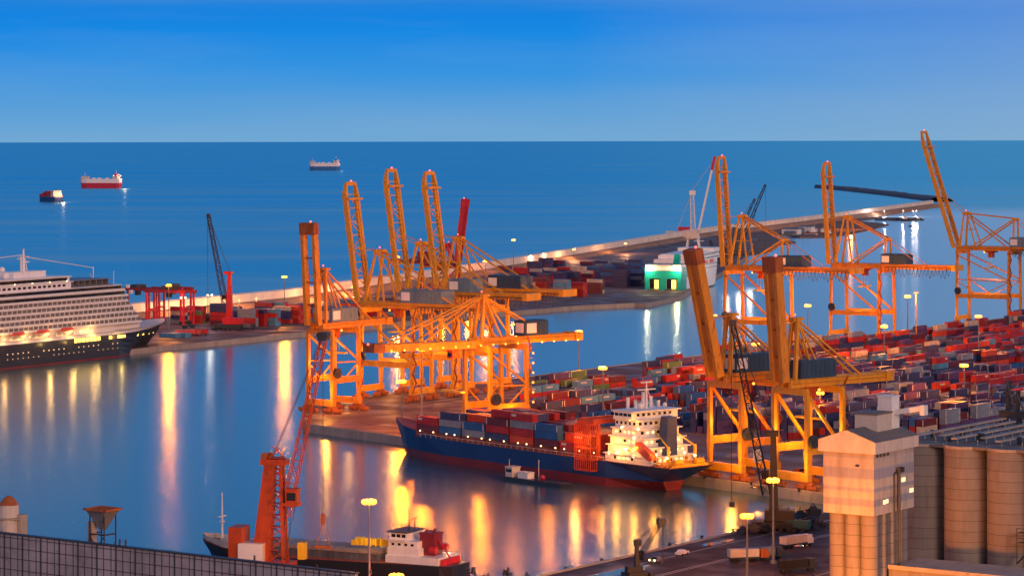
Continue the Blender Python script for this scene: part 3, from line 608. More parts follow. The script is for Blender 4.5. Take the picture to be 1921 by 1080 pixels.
# bunker barge alongside
bb = W(955, 898, 0); be = W(1078, 915, 0); bd = (be - bb); BL = bd.length; ba_ = math.atan2(bd.y, bd.x)
b = thing('bunker_barge', 'small low dark barge lying against the container ship hull', 'barge', bb - star * 1, ba_)
MB().prism([(0, -2.5), (BL * .9, -2.5), (BL, 0), (BL * .9, 2.5), (0, 2.5)], -.5, 1.3).obj('hull', 'hullblack', b)
m = MB(); m.box(1, -1.8, 1.3, 4.5, 1.8, 4.4); m.box(.8, -2, 4.4, 4.8, 2, 4.7); wh = m.obj('wheelhouse', 'cream', b); MB().box(1.4, -1.86, 2.9, 4.1, -1.8, 3.9).obj('window', 'glass', wh)
m = MB(); m.box(7, -1.5, 1.3, 12, 1.5, 3.2); m.box(6.8, -1.6, 3.2, 12.2, 1.6, 3.4); m.obj('deckhouse', 'white', b)
m = MB(); m.tube((16, 0, 1.3), (16, 0, 8), .14, 6); m.tube((1, 0, 4.7), (1, 0, 7), .1, 5); m.obj('mast', 'cream', b)
MB().ball((18, 0, 2.2), 1.0).obj('fender', 'shipred', b)

# cruise ship ---------------------------------------------------------------------
P0 = W(270, 657, 0); P1 = W(0, 693, 0); hd = R(29.5); cd = V((math.sin(hd), math.cos(hd), 0)); st = V((cd.y, -cd.x, 0))
cs = thing('cruise_ship', 'white cruise ship with dark hull and stacked balcony decks, bow pointing right', 'ship', P0 + cd * 17 , math.atan2(cd.y, cd.x))
CB = 16
def cr(f, x0=0):
    return [(-262, 13), (-255, 15.5), (-60, 16), (-48 + 6 * f, 13 + 3 * f), (-36 + 10 * f, 7.5 + 6.5 * f), (-26 + 14 * f, 3.2 + 6.8 * f), (-20 + 16 * f, .8 + 3.6 * f), (-17 + 17 * f, .2)]
shc = lambda pts, a: [(x, y, a * max(0, (x + 60) / 60) ** 1.5 * 3.4) for x, y in pts]
hull('hull', [(-1, cr(0)), (.8, cr(.02)), (.85, cr(.02)), (3.5, cr(.16)), (6, cr(.35)), (9, cr(.6)), (12.2, shc(cr(.86), 1)), (13.3, shc(cr(1), 1))], ['hullred', 'hullblack', 'white', 'cream'], cs, [0, 1, 1, 1, 1, 1, 2, 3])
m = MB()
for k in range(9): m.box(-14 - k * 4.6, -16.2 + .03 * k, 9.2, -12.9 - k * 4.6, -13.2 - min(2.95, k * .6) - .0, 10.6)
# lit hull windows follow the shell
m = MB()
def shell_y(x, f): 
    p = cr(f); 
    for a, b in zip(p, p[1:]):
        if a[0] <= x <= b[0]: return a[1] + (b[1] - a[1]) * (x - a[0]) / (b[0] - a[0])
    return 16
for x in (-22, -29, -36, -43, -56, -58.4, -60.8, -68): y = shell_y(x, .62) + .12; m.box(x - 1.1, -y - .25, 10.1, x + 1.1, -y + .3, 11.6)
for k in range(7): m.box(-79 - k * 3.2, -16.1, 9.9, -76.6 - k * 3.2, -15.9, 12.0)
m.obj('lit_windows', 'lampY', cs)
m = MB()
for k in range(46):
    x = -62 - k * 4.1; 
    if k % 7 not in (2, 3): m.box(x, -16.06, 7.2, x + .5, -15.9, 7.7)
    if k % 9 not in (5, 6): m.box(x, -16.06, 4.7, x + .4, -15.9, 5.0)
m.obj('portholes', 'winwarm', cs)
DZ = 2.95
fr = [-30, -33, -36, -39, -42, -45]   # front of each deck
for k, fx in enumerate(fr):
    z = 13.6 + 1.4 + k * DZ - (0 if k else 0)
    nm = MB(); hb = 15.7 if k else 13.2
    def plan(x1, hbm, rr=7): return [(-250, -hbm), (x1 - rr, -hbm), (x1 - 2.2, -hbm * .72), (x1, -hbm * .3), (x1, hbm * .3), (x1 - 2.2, hbm * .72), (x1 - rr, hbm), (-250, hbm)]
    if k == 0:
        nm.prism(plan(fx, 11.5), z - 1.6, z + DZ - 1.0); nm.prism([(-250, -13.2), (-60, -13.2), (-60, 13.2), (-250, 13.2)], z - 1.6, z + DZ - .5); nm.obj('deck', 'white', cs); continue
    nm.prism(plan(fx, hb), z - .55, z + .62)                      # slab with solid rail
    nm.prism(plan(fx - 1, hb - .65), z + .62, z + DZ - .55)       # set back cabin wall
    for i in range(54):                                            # balcony dividers
        x = fx - 12 - i * 3.9
        if x > -248: nm.box(x - .08, -hb + .1, z + .6, x + .08, -hb + .7, z + DZ - .5)
    dk = nm.obj('deck', 'white', cs)
    w = MB(); w.prism(plan(fx - .9, hb - .58), z + .66, z + 2.32); w.obj('window_band', 'cabwin', dk)
z = 15 + 6 * DZ - .55
for k, (fx, hb) in enumerate(((-47, 15.9), (-49, 15.2))):
    m = MB(); m.prism([(-250, -hb), (fx - 5, -hb), (fx, -hb * .55), (fx, hb * .55), (fx - 5, hb), (-250, hb)], z + k * 3.1, z + k * 3.1 + 1.15); m.prism([(-248, -hb + 1.2), (fx - 6, -hb + 1.2), (fx - 1, -hb * .5), (fx - 1, hb * .5), (fx - 6, hb - 1.2), (-248, hb - 1.2)], z + k * 3.1 + 2.75, z + k * 3.1 + 3.1); m.box(fx - 2.4, -hb, z + k * 3.1 + 1.1, fx - 1, -hb + 1.6, z + k * 3.1 + 3.0); dk = m.obj('deck', 'white', cs)
    m = MB(); m.prism([(-247, -hb + 1.5), (fx - 6.5, -hb + 1.5), (fx - 1.6, -hb * .48), (fx - 1.6, hb * .48), (fx - 6.5, hb - 1.5), (-247, hb - 1.5)], z + k * 3.1 + 1.15, z + k * 3.1 + 2.75); m.obj('window_band', 'glass', dk)
z += 6.2
m = MB(); m.box(-165, -12, z, -96, 12, z + 3.2); m.box(-165, -12.3, z + 3.2, -94, 12.3, z + 3.6); m.box(-164, -11, z + 3.6, -96, 11, z + 5.9); m.box(-166, -11.5, z + 5.9, -95, 11.5, z + 6.4); m.box(-250, -10, z, -172, 10, z + 3); m.box(-134, -5, z + 6.4, -108, 5, z + 9.6); uh = m.obj('upper_house', 'white', cs)
m = MB(); m.box(-162, -11.07, z + 4, -98, -11, z + 5.6)
for k in range(16): MB().box(-163 + k * 4, -12.07, z + 1.1, -160.6 + k * 4, -12.0, z + 2.3).obj('window', 'glass', uh)
m.obj('window_band', 'glass', uh)
m = MB(); m.tube((-120, 0, z + 9.6), (-120, 0, z + 21), 1.0, 8, r2=.4); m.box(-121.5, -.6, z + 14, -116, .6, z + 14.6); m.box(-120.4, -3.5, z + 17, -119.6, 3.5, z + 17.4); m.box(-124.5, -.5, z + 16, -120, .5, z + 16.4); m.tube((-122, 0, z + 9), (-122, 0, z + 17), .4, 6); m.tube((-117, 0, z + 9), (-119, 0, z + 17), .3, 6); m.obj('mast', 'white', cs)
m = MB(); m.ball((-146, 3, z + 8.2), 2.3, n=12); m.ball((-139, -4, z + 8), 2.0, n=12); m.ball((-131, 5, z + 10.6), 1.6, n=10); m.obj('radome', 'white', cs)
m = MB(); m.tube((-121, 0, z + 18), (-235, 0, z + 13), .22, 5); m.tube((-119, 0, z + 17), (-62, 0, z + 9), .22, 5); m.tube((-62, 0, z), (-62, 0, z + 9.5), .25, 5); m.tube((-52, -6, z), (-52, -6, z + 7), .15, 5); m.tube((-56, 4, z), (-60, 4, z + 6), .2, 5); m.obj('rigging', 'white', cs)
m = MB(); m.box(-92, -10, z + .1, -58, 10, z + .5); [m.box(-92 + k * 5, -10, z + .5, -91.6 + k * 5, 10, z + 3.4) for k in range(7)]; m.box(-92, -10.2, z + 3.2, -60, 10.2, z + 3.6); m.obj('sun_canopy', 'grey', cs)
# lifeboats
for k in range(7):
    x = -104 - k * 19.5; lb = MB(); yb = -14.9
    prof = [(-6.2, .3), (-5, 1.4), (0, 1.75), (5, 1.4), (6.2, .3)]
    v0 = [(x + a, yb - w, 16.6) for a, w in prof] + [(x + a, yb + w, 16.6) for a, w in prof[::-1]]
    v1 = [(x + a * .8, yb - w * .35, 15.0) for a, w in prof] + [(x + a * .8, yb + w * .35, 15.0) for a, w in prof[::-1]]
    v2 = [(x + a * .85, yb - w * .6, 18.4) for a, w in prof] + [(x + a * .85, yb + w * .6, 18.4) for a, w in prof[::-1]]
    n = 10
    lb.add(v1 + v0 + v2, [(i, (i + 1) % n, n + (i + 1) % n, n + i) for i in range(n)], 1); lb.add(v0 + v2, [(i, (i + 1) % n, n + (i + 1) % n, n + i) for i in range(n)] + [tuple(range(n, 2 * n))], 0)
    o = lb.obj('lifeboat', ['bonnet', 'cream'], cs); dv = MB()
    for a in (-7.4, 7.4): dv.obox((x + a, -13.2, 13.2), (x + a, -15.6, 19.2), .5, .6, (1, 0, 0))
    dv.obj('davit', 'cream', o)
m = MB()
for k in range(30): m.ball((-80 - k * 5.1, -13.6, 14.9), .28, n=6)
m.obj('promenade_lamps', 'lampW', cs)
for k in range(9): plight(cs, (-84 - k * 18, -17.5, 15.2), 1700, (1, .46, .12), .6)
for k in range(4): plight(cs, (-62 - k * 20, -19, 10.5), 500, (1, .62, .15), .4)
# flood lights aimed at superstructure (deck lamps)
m = MB()
for k in range(5): m.ball((-100 - k * 14, -12.5, z + 3.9), .35, n=6)
m.obj('deck_lamps', 'lampW', cs)

# ferry ---------------------------------------------------------------------------
fd = R(15.7); f_ = V((math.sin(fd), math.cos(fd), 0)); fp = W(1278, 552, 0) + V((-f_.y, f_.x, 0)) * 14
fe = thing('ferry', 'white ferry with green stern and two lit stern doors moored at the far terminal', 'ship', fp, math.atan2(f_.y, f_.x))
fr_ = lambda f: [(0, 13.6), (20, 14), (120, 14), (142, 10.5 + 2 * f), (158, 5.5 + 3 * f), (168 + 6 * f, .6)]
hull('hull', [(-1, fr_(0)), (1.2, fr_(.05)), (1.3, fr_(.05)), (14, fr_(.8)), (22, fr_(1))], ['hullblack', 'white', 'cream'], fe, [0, 1, 1, 1, 2])
m = MB(); m.box(-.35, -13.7, 1.2, -.02, 13.7, 4.0); m.box(-.35, -13.7, 11.6, -.02, 13.7, 17.5); m.box(-.35, -13.7, 4, -.02, -10.8, 11.6); m.box(-.35, 10.8, 4, -.02, 13.7, 11.6); m.box(-.35, -2.4, 4, -.02, 2.4, 11.6)
m.box(-.35, -14.12, 1.2, 17, -14.02, 20); m.box(-.35, 14.02, 1.2, 17, 14.12, 20); m.prism([(17, -14.12), (24, -14.12), (17, -14.04)], 12, 20); m.obj('green_panels', 'teal', fe)
for y0_ in (-10.8, 2.4):
    MB().box(-.05, y0_ + .2, 4.1, .02, y0_ + 8.2, 11.5).obj('stern_door', 'glass', fe)
    MB().box(-.09, y0_ + 1, 4.1, -.055, y0_ + 4.4, 10.6).obj('lit_opening', 'lampY', fe)
    MB().obox((-.2, y0_ + 4.2, 4), (-9, y0_ + 4.2, 3.2), 7.4, .35, (0, 1, 0)).obj('ramp', 'steel', fe)
m = MB(); m.box(28, -13.6, 22, 150, 13.6, 24.6); m.box(40, -12.8, 24.6, 146, 12.8, 27.4); m.box(118, -14.6, 27.4, 140, 14.6, 30.2); m.box(44, -12, 27.4, 110, 12, 28); sf = m.obj('superstructure', 'white', fe)
m = MB(); m.box(30, -13.67, 22.8, 148, -13.6, 23.7); m.box(42, -12.87, 25.6, 144, -12.8, 26.5); m.box(30, -14.1, 18.2, 140, -14.0, 18.7); m.box(30, -14.1, 15.4, 140, -14.0, 15.8); m.obj('windows', 'blueh', sf)
m = MB(); MB().box(3, 3.5, 20, 13, 12, 22.2).obj('deck_house', 'teal', fe); m.obox((6, -9, 20), (9, -9, 29), 5, 6, (0, 1, 0), w2=4, h2=4.4); m.obj('funnel', 'teal', fe)
m = MB(); m.tube((130, 0, 30), (130, 0, 41), .5, 8, r2=.2); m.box(129.6, -4, 35, 130.4, 4, 35.4); m.tube((20, 0, 22), (20, 0, 30), .3, 6); m.obj('mast', 'white', fe)
m = MB(); m.box(-.6, -13.7, 17.5, 26, 13.7, 17.9); [m.box(2 + 4 * k, 12.9, 17.9, 2.4 + 4 * k, 13.7, 21) for k in range(5)]; m.box(-.4, -13.7, 20.8, 4, 13.7, 21.8); m.obj('aft_deck', 'cream', fe)
for y in (11.5, -11.5): MB().ball((-1, y, 18.2), .8).obj('stern_lamp', 'lampW', fe); plight(fe, (-4, y, 18.6), 6500, (1, .82, .40), .8)
for x in (40, 90, 135): plight(fe, (x, -40, 16), 5000, (1, .80, .60), 2)  # added fill lights without fittings, off the starboard side to brighten the hull
for k in range(3):
    MB().box(60 + k * 22, -15.2, 19.5, 70 + k * 22, -14.1, 21.6).obj('lifeboat', 'bonnet', fe)

# coaster -------------------------------------------------------------------------
cb = W(380, 1005, 9); cb.z = 0; ce = W(862, 1056, 7); ce.z = 0; cdv = (cb - ce).normalized(); CL = (cb - ce).length
co = thing('coaster', 'small cargo coaster with white bridge, dark red funnel and tan hatch covers', 'ship', ce, math.atan2(cdv.y, cdv.x))
q = lambda f: [(0, 4.2 + .8 * f), (3, 5.8), (CL - 20, 6), (CL - 11 + 3 * f, 4 + 1.2 * f), (CL - 7 + 5 * f, 1.6 + 1.6 * f), (CL - 5 + 5 * f, .2)]
shq = lambda pts: [(x, y, 3.2 * max(0, (x - CL + 22) / 22) ** 1.1 + (1.2 if x < 14 else 0)) for x, y in pts]
hull('hull', [(-1, q(0)), (1, q(.1)), (1.1, q(.1)), (5.6, shq(q(1)))], ['hullred', 'hullblack', 'deckred'], co, [0, 1, 1, 2])
m = MB()
for sy in (-1, 1):
    pts = [(CL - 17, 5.7, 8.0), (CL - 9, 4.6, 8.9), (CL - 3, 3.0, 9.6), (CL, .2, 10)]
    for a, b in zip(pts, pts[1:]): m.add([(a[0], sy * a[1], a[2] - 2.2), (b[0], sy * b[1], b[2] - 2.2), (b[0], sy * b[1], b[2]), (a[0], sy * a[1], a[2]), (a[0], sy * (a[1] - .15), a[2]), (b[0], sy * max(.05, b[1] - .15), b[2]), (b[0], sy * max(.05, b[1] - .15), b[2] - 2.2), (a[0], sy * (a[1] - .15), a[2] - 2.2)], [(0, 1, 2, 3), (3, 2, 5, 4), (4, 5, 6, 7)])
m.box(CL - 17, -5, 7.2, CL - 8, 5, 7.5); m.box(CL - 13, -1.5, 7.5, CL - 11, 1.5, 9.6); m.box(CL - 8, -1, 7.5, CL - 6, 1, 9); m.obj('forecastle', 'cream', co)
m = MB(); m.tube((CL - 6, 0, 7.5), (CL - 6, 0, 21), .35, 8, r2=.16); m.box(CL - 6.2, -1.8, 14.6, CL - 5.8, 1.8, 14.9); m.box(CL - 6.6, -.5, 13.2, CL - 5.4, .5, 13.5); m.obj('foremast', 'white', co)
m = MB(); m.box(21, -5.1, 5.6, CL - 19, 5.1, 8.6); 
for k in range(24): x = 21.6 + k * 1.6; (m.box(x, 5.1, 5.7, x + .2, 5.25, 8.5), m.box(x, -5.25, 5.7, x + .2, -5.1, 8.5)) if x < CL - 20 else 0
m.obj('coaming', 'hold', co)
m = MB(); n = int((CL - 40) / 5.6)
for k in range(n): x = 21 + k * (CL - 40) / n; m.box(x + .08, -5.4, 8.6, x + (CL - 40) / n - .08, 5.4, 9.25); m.box(x + .3, -5.0, 9.25, x + (CL - 40) / n - .3, 5.0, 9.4)
m.obj('hatch_covers', 'hatch', co)
m = MB(); m.box(3.5, -5.4, 6.8, 19, 5.4, 9.4); m.box(9.5, -5, 9.4, 18.6, 5, 12); m.box(10, -4.8, 12, 18.4, 4.8, 14.4); m.box(13, -5.6, 14.4, 18.4, 5.6, 14.7); m.box(13.3, -4.4, 14.7, 18.2, 4.4, 17.2); br = m.obj('bridge_house', 'white', co)
m = MB()
for k in range(5): MB().box(18.2, -3.9 + k * 1.6, 15.5, 18.26, -2.8 + k * 1.6, 16.6).obj('window', 'glass', br)
for k in range(3): MB().box(13.6 + k * 1.5, 4.4, 15.5, 14.7 + k * 1.5, 4.46, 16.6).obj('window', 'glass', br); MB().box(13.6 + k * 1.5, -4.46, 15.5, 14.7 + k * 1.5, -4.4, 16.6).obj('window', 'glass', br)
for k in range(4): MB().box(11 + k * 1.9, -4.86, 12.8, 11.8 + k * 1.9, -4.8, 13.6).obj('window', 'glass', br); MB().box(10.4 + k * 2, -5.06, 10.3, 11.2 + k * 2, -5, 11.1).obj('window', 'glass', br); MB().box(11 + k * 1.9, 4.8, 12.8, 11.8 + k * 1.9, 4.86, 13.6).obj('window', 'glass', br)

m = MB(); m.box(12.6, -5.2, 17.2, 19, 5.2, 17.5); m.tube((15, 0, 17.5), (15, 0, 25.5), .22, 6, r2=.1); m.box(14.8, -1.6, 20.4, 15.2, 1.6, 20.6); m.box(13.2, -1.3, 21.6, 13.5, 1.3, 21.9); m.tube((13.4, 0, 17.5), (13.4, 0, 21.6), .18, 6); m.box(16.4, -.3, 19.2, 16.8, 2.2, 19.4); m.tube((16.6, 1, 17.5), (16.6, 1, 19.2), .1, 5); m.obj('bridge_roof', 'steel', co)
m = MB(); m.box(6.4, -2.2, 9.4, 10.6, 2.2, 17.0); m.box(6.2, -2.4, 16.6, 10.8, 2.4, 17.3); m.tube((7.6, 0, 17.3), (7.4, 0, 18.6), .45, 8); m.tube((9.2, .8, 17.3), (9.2, .8, 18.3), .3, 8); m.obj('funnel', 'darkred', co)
m = MB(); m.obox((20, 2.4, 11.4), (30, 3.6, 11.0), 1.1, 1.4, (0, 1, 0)); [m.box(21 + k * 1.5, 1.9, 10.4, 21.3 + k * 1.5, 4.1, 12.4) for k in range(6)]; m.tube((20, 2.4, 8.6), (20, 2.4, 11.4), .4, 8); m.obj('deck_crane', 'yellow', co)
m = MB(); m.obox((2.8, 0, 8), (6.2, 0, 12.6), .35, .35); m.box(2.4, -4.6, 6.8, 3.2, 4.6, 8.3); m.tube((5.2, -3, 10.5), (7, -3, 10.5), .9, 8); m.tube((5.2, 3.2, 10.5), (7, 3.2, 10.5), .9, 8); m.obj('stern_gear', 'red', co)
m = MB(); 
for x, y, z2 in ((14, -5.4, 11.4), (11, -5.5, 8.9), (7, -5.5, 8.8), (17, -5.2, 9.9), (18.8, -3, 12.6), (18.8, 2, 11.8), (4.4, -4.5, 8.8), (9, -2.6, 13)): m.ball((x, y, z2), .24, n=6)
m.obj('deck_lamps', 'lampW', co)
m = MB()
m.tube((24, -7, 8), (31, -7, 8), .2, 4)
for x, y, z2, pw in ((15, -8.0, 11.5, 700), (8, -8, 9.6, 600), (22, -4, 12.6, 500), (24, 6.6, 12.5, 420), (4, -8, 9.0, 300)): plight(co, (x, y, z2), pw, (1, .66, .25), .3)

for o in list(co.children):
    if o.name.split('.')[0] in ('bridge_house', 'bridge_roof', 'funnel', 'deck_lamps'): o.scale.z = .74; o.location.z = 6.8 * .26
# ships at anchor -----------------------------------------------------------------
def anchored(label, px, py, wpx, heading, hmat, tmat, h, beam=None, car=True, light=True):
    P = W(px, py, 0); ppm = F / P.y; a = R(heading); d = V((math.sin(a), math.cos(a), 0)); Ls = wpx / ppm / max(.35, abs(math.sin(a))); B = beam or Ls * .16
    t = thing('anchored_ship', label, 'ship', P - d * Ls / 2, math.atan2(d.y, d.x), 'ships at anchor on the open sea')
    rr = lambda f: [(0, B * .42), (Ls * .05, B * .5), (Ls * .8, B * .5), (Ls * .93, B * .34), (Ls * (.97 + .04 * f), .3)]
    hull('hull', [(-1, rr(0)), (h * .55, rr(.5)), (h * .56, rr(.5)), (h, rr(1))], [hmat, tmat, 'white'], t, [0, 0, 1, 2])
    m = MB()
    if car:
        m.box(Ls * .80, -B * .42, h, Ls * .94, B * .42, h + h * .28); MB().box(Ls * .04, -B * .4, h, Ls * .16, B * .4, h * 1.3).obj('deck_house', 'cream', t)
        for x0, x1 in ((.3, .34), (.5, .55), (.64, .67)): MB().box(Ls * x0, -B * .3, h, Ls * x1, B * .3, h * 1.12).obj('ventilator', 'white', t)
        MB().box(Ls * .08, -B * .2, h * 1.3, Ls * .13, B * .2, h * 1.55).obj('funnel', hmat, t)
    else:
        for k in range(4): m.box(Ls * (.05 + .01 * k), -B * (.46 - .02 * k), h + k * 3, Ls * .22, B * (.46 - .02 * k), h + k * 3 + 2.8)
    m.obj('superstructure', 'cream', t)
    m = MB(); m.tube((Ls * .88, 0, h), (Ls * .88, 0, h * 1.7), .5, 6); m.tube((Ls * .1, 0, h), (Ls * .1, 0, h * 1.9), .5, 6); m.obj('mast', 'white', t)
    if not car:
        m = MB(); rnd = random.Random(2)
        for i in range(7):
            for j in range(4): m.box(Ls * (.26 + i * .09), -B * .45 + j * B * .23, h, Ls * (.34 + i * .09), -B * .45 + (j + .9) * B * .23, h + rnd.choice((2.6, 5.2, 7.8, 10.4)))
        m.obj('deck_containers', CM['red'], t)
    m = MB(); 
    for k in range(5): m.ball((Ls * (.02 + .03 * k), -B * .3 + B * .15 * k, h * (1.35 + .1 * (k % 2))), 1.0 if light else .6, n=6)
    m.obj('deck_lamps', 'lampW', t); plight(t, (-10, -4, h * 1.3), 40000 if light else 12000, (1, .34, .16), 2)
anchored('red hulled ship at anchor with bright lamps on its stern', 188, 353, 78, -76, 'shipred', 'white', 23, beam=24)
anchored('small dark container feeder at anchor, closest to the left edge', 94, 378.5, 40, -40, 'hullblue', 'hullblue', 10, car=False, beam=22)
anchored('blue hulled vehicle carrier alone at anchor above the crane booms', 608, 320, 57, -78, 'shipblue', 'white', 29, beam=28, light=False)

# ---------------------------------------------------------------- red harbour crane and gantries on the breakwater terminal
def lattice_crane(name, label, P, ang, th, jl, ja, tm, jm, group=None, base='steel', k=1.0, pivot=.45):
    t = thing(name, label, 'crane', P, ang, group)
    m = MB(); m.box(-7 * k, -3.5 * k, 1.2 * min(1, k), 7 * k, 3.5 * k, 3.2 * min(1, k))
    for x in (-5, -2.5, 0, 2.5, 5):
        for y in (-3, 3): m.tube((x * k, (y - .4) * k, .8), (x * k, (y + .4) * k, .8), .8, 8)
    for x in (-7, 7): m.box((x - .8) * k, -6.5 * k, .3, (x + .8) * k, 6.5 * k, 1.3)
    m.obj('chassis', base, t)
    m = MB(); m.box(-7 * k, -2.6 * k, 3.4 * min(1, k), 3 * k, 2.6 * k, 7.0 * min(1, k)); m.tube((0, 0, 3 * min(1, k)), (0, 0, 3.6 * min(1, k)), 2.4 * k, 12); m.obj('machinery', tm, t)
    m = MB(); m.obox((0, 0, 6 * min(1, k)), (0, 0, th), 3.0 * k, 3.0 * k, (0, 1, 0), w2=1.9 * k, h2=1.9 * k); m.box(-1.6 * k, -1.6 * k, th, 2.6 * k, 1.6 * k, th + 1.6); tw = m.obj('tower', tm, t)
    m = MB(); m.box(1.5 * k, -1.3 * k, th * .55, 4 * k, 1.3 * k, th * .55 + 2.4); m.obj('cab', 'glass', tw)
    a = R(ja); p0 = V((2.4 * k, 0, th * pivot)); p1 = p0 + V((math.cos(a), 0, math.sin(a))) * jl
    MB().lattice(p0, p1, 2.6 * k, 1.4 * k, .22 * k, int(jl / 3.2), (0, 1, 0)).obj('jib', jm, t)
    MB().box(p1.x - 1.0, -.9, p1.z - .8, p1.x + 1.0, .9, p1.z + 1.0).obj('jib_head', 'steel', t)
    m = MB()
    for y in (-.8, .8): m.tube((0, y, th + 1.6), p1 + V((0, y * .5, 0)), .09, 4); m.tube(p1 + V((.5, y * .5, 0)), (p1.x + .5, y * .5, 9 * min(1, k)), .08, 4)
    m.obj('ropes', 'rope', t)
    m = MB(); m.box(p1.x - .4 * k, -.7 * k, 7.6 * min(1, k), p1.x + 1.4 * k, .7 * k, 9.4 * min(1, k)); m.obj('hook_block', 'steel', t)
    return t
lattice_crane('harbour_crane', 'bright red mobile harbour crane with dark lattice jib raised over the terminal', W(430, 618), R(168), 33, 54, 79, 'red', 'steel', k=1.15)
def gantry(label, px, py, w=30, h=21, d=9, rail=True):
    t = thing('yard_gantry', label, 'crane', W(px, py), AV, 'red yard gantries by the cruise ship bow')
    for x in (0, w):
        for y in (-d / 2, d / 2): MB().obox((x, y, 1.6), (x, y, h), 1.0, 1.0, (0, 1, 0)).obj('leg', 'red', t)
        m = MB(); m.box(x - .6, -d / 2 - 1, 1, x + .6, d / 2 + 1, 2.1); [m.tube((x - .5, yy, .8), (x + .5, yy, .8), .8, 8) for yy in (-d / 2, -d / 2 + 1.8, d / 2, d / 2 - 1.8)]; m.obj('wheel_bogie', 'steel', t)
        MB().box(x - .5, -d / 2, h * .45, x + .5, d / 2, h * .45 + .9).obj('tie_beam', 'red', t)
    m = MB(); 
    for y in (-d / 2, d / 2): m.box(-2, y - .6, h, w + 2, y + .6, h + 1.8)
    m.obj('top_girder', 'darkred', t)
    m = MB(); m.box(w * .4, -d / 2 + .4, h + 1.8, w * .4 + 5, d / 2 - .4, h + 3.6); m.box(w * .4 + 1, -1.5, h - 3, w * .4 + 3.4, 1.5, h - .2); m.obj('trolley', 'steel', t)
gantry('red yard gantry with its trolley up, standing closest to the cruise ship bow', 284, 612)
gantry('red yard gantry partly hidden behind the cruise ship superstructure', 230, 607, w=26)
gantry('red yard gantry under the bright lamp mast', 298, 606, w=22)
# white and dark cranes behind the ferry
t = thing('white_crane', 'tall white portal crane with red jib tip behind the ferry', 'crane', W(1300, 503), R(-10))
for x in (-9, 9):
    for y in (-7, 7): MB().obox((x, y, 0), (x * .45, y * .6, 26), 1.1, 1.1, (0, 1, 0)).obj('leg', 'white', t)
m = MB(); m.box(-6, -6, 26, 6, 6, 27.5); m.box(-9, -3, 27.5, 5, 3, 33); m.obj('platform', 'cream', t)
m = MB(); m.lattice((0, 0, 32), (-1, 0, 66), 4, 2.4, .3, 9); m.box(-3, -2, 64, 2, 2, 68); m.obj('tower', 'white', t)
m = MB(); 
for y in (-1.6, 1.6): m.obox((5, y, 34), (16.5, y * .6, 86), 1.0, 1.3, (0, 1, 0))
for k in range(9): z = 38 + k * 5.4; m.tube((5.8 + (z - 34) * .22, -1.6, z), (6.9 + (z - 34) * .22, 1.6, z + 4), .18, 4)
m.obj('jib', 'white', t)
MB().obox((16.5, 0, 86), (19.2, 0, 98), 2.8, 2.2, (0, 1, 0)).obj('jib_tip', 'red', t)
m = MB(); m.tube((-1, 0, 68), (18, 0, 94), .2, 4); m.tube((-1, 0, 66), (-14, 0, 34), .2, 4); m.obj('ropes', 'wrope', t)
t = thing('shed', 'magenta red long cabin on the breakwater to the left of the white crane', 'building', W(1272, 444, 3), R(-8))
MB().box(0, -4, 6, 15, 4, 11.5).obj('cabin', 'shipred', t)
m = MB(); [m.box(x, y, 0, x + .7, y + .7, 6) for x in (.2, 7, 14) for y in (-3.6, 3)]; m.box(-14, -4, 4.4, 0, 4, 6.8); m.box(-14, -4, 0, -13, 4, 4.4); m.box(-6, -4, 0, -5, 4, 4.4); m.obj('platform', 'cream', t)
for i, (px, py, hh, ll) in enumerate(((1343, 492, 12, 16), (1361, 494, 14, 20))):
    lattice_crane('dark_crane', ['small dark cargo crane just left of the first far quay crane boom', 'small dark cargo crane behind the first far quay crane boom'][i], W(px, py), R(120), hh, ll, 62, 'steel', 'steel', 'small dark cargo cranes', k=.9)
lattice_crane('jib_crane', 'dark blue jib crane leaning right between the far booms, the nearer taller one', W(1384, 478), R(5), 24, 62, 67, 'steel', 'steel', 'leaning dark jib cranes', k=1.2)
lattice_crane('jib_crane', 'dark blue jib crane leaning right between the far booms, the shorter one', W(1376, 470), R(5), 22, 46, 66, 'steel', 'steel', 'leaning dark jib cranes', k=1.1)
# small port across the basin: sheds, boats
rnd = random.Random(11)
for i, (px, py, w, h, mt) in enumerate(((1466, 439, 22, 6, 'white'), (1481, 437, 16, 5, 'blueh'), (1497, 436, 18, 7, 'white'), (1470, 442, 12, 4, 'grey'))):
    t = thing('port_shed', ['low white shed at the left end of the small port', 'low blue grey shed beside the first white shed of the small port', 'long pale shed in the middle of the small port', 'tiny grey hut nearest the water of the small port'][i], 'building', W(px, py, 1.6), AV, 'sheds of the small port')
    MB().box(0, 0, 0, w, 9, h).obj('wall', mt, t); m = MB(); m.add([(-.5, -.5, h), (w + .5, -.5, h), (w + .5, 9.5, h), (-.5, 9.5, h), (-.5, 4.5, h + 1.8), (w + .5, 4.5, h + 1.8)], [(0, 1, 5, 4), (2, 3, 4, 5), (0, 4, 3), (1, 2, 5)]); m.obj('roof', 'grey', t)
boats = [(1508, 441, 14, 'white', 'darkred'), (1519, 440, 20, 'darkred', 'white'), (1534, 440.5, 22, 'darkred', 'cream'), (1549, 441.5, 16, 'hullblue', 'white'), (1527, 443, 10, 'darkred', 'cream'), (1645, 412.5, 14, 'hullblack', 'grey'), (1691, 414, 18, 'hullblack', 'white'), (1718, 413, 12, 'hullblack', 'cream'), (1703.5, 425, 7, 'hullblack', 'grey'), (1632, 409, 10, 'hullblack', 'white')]
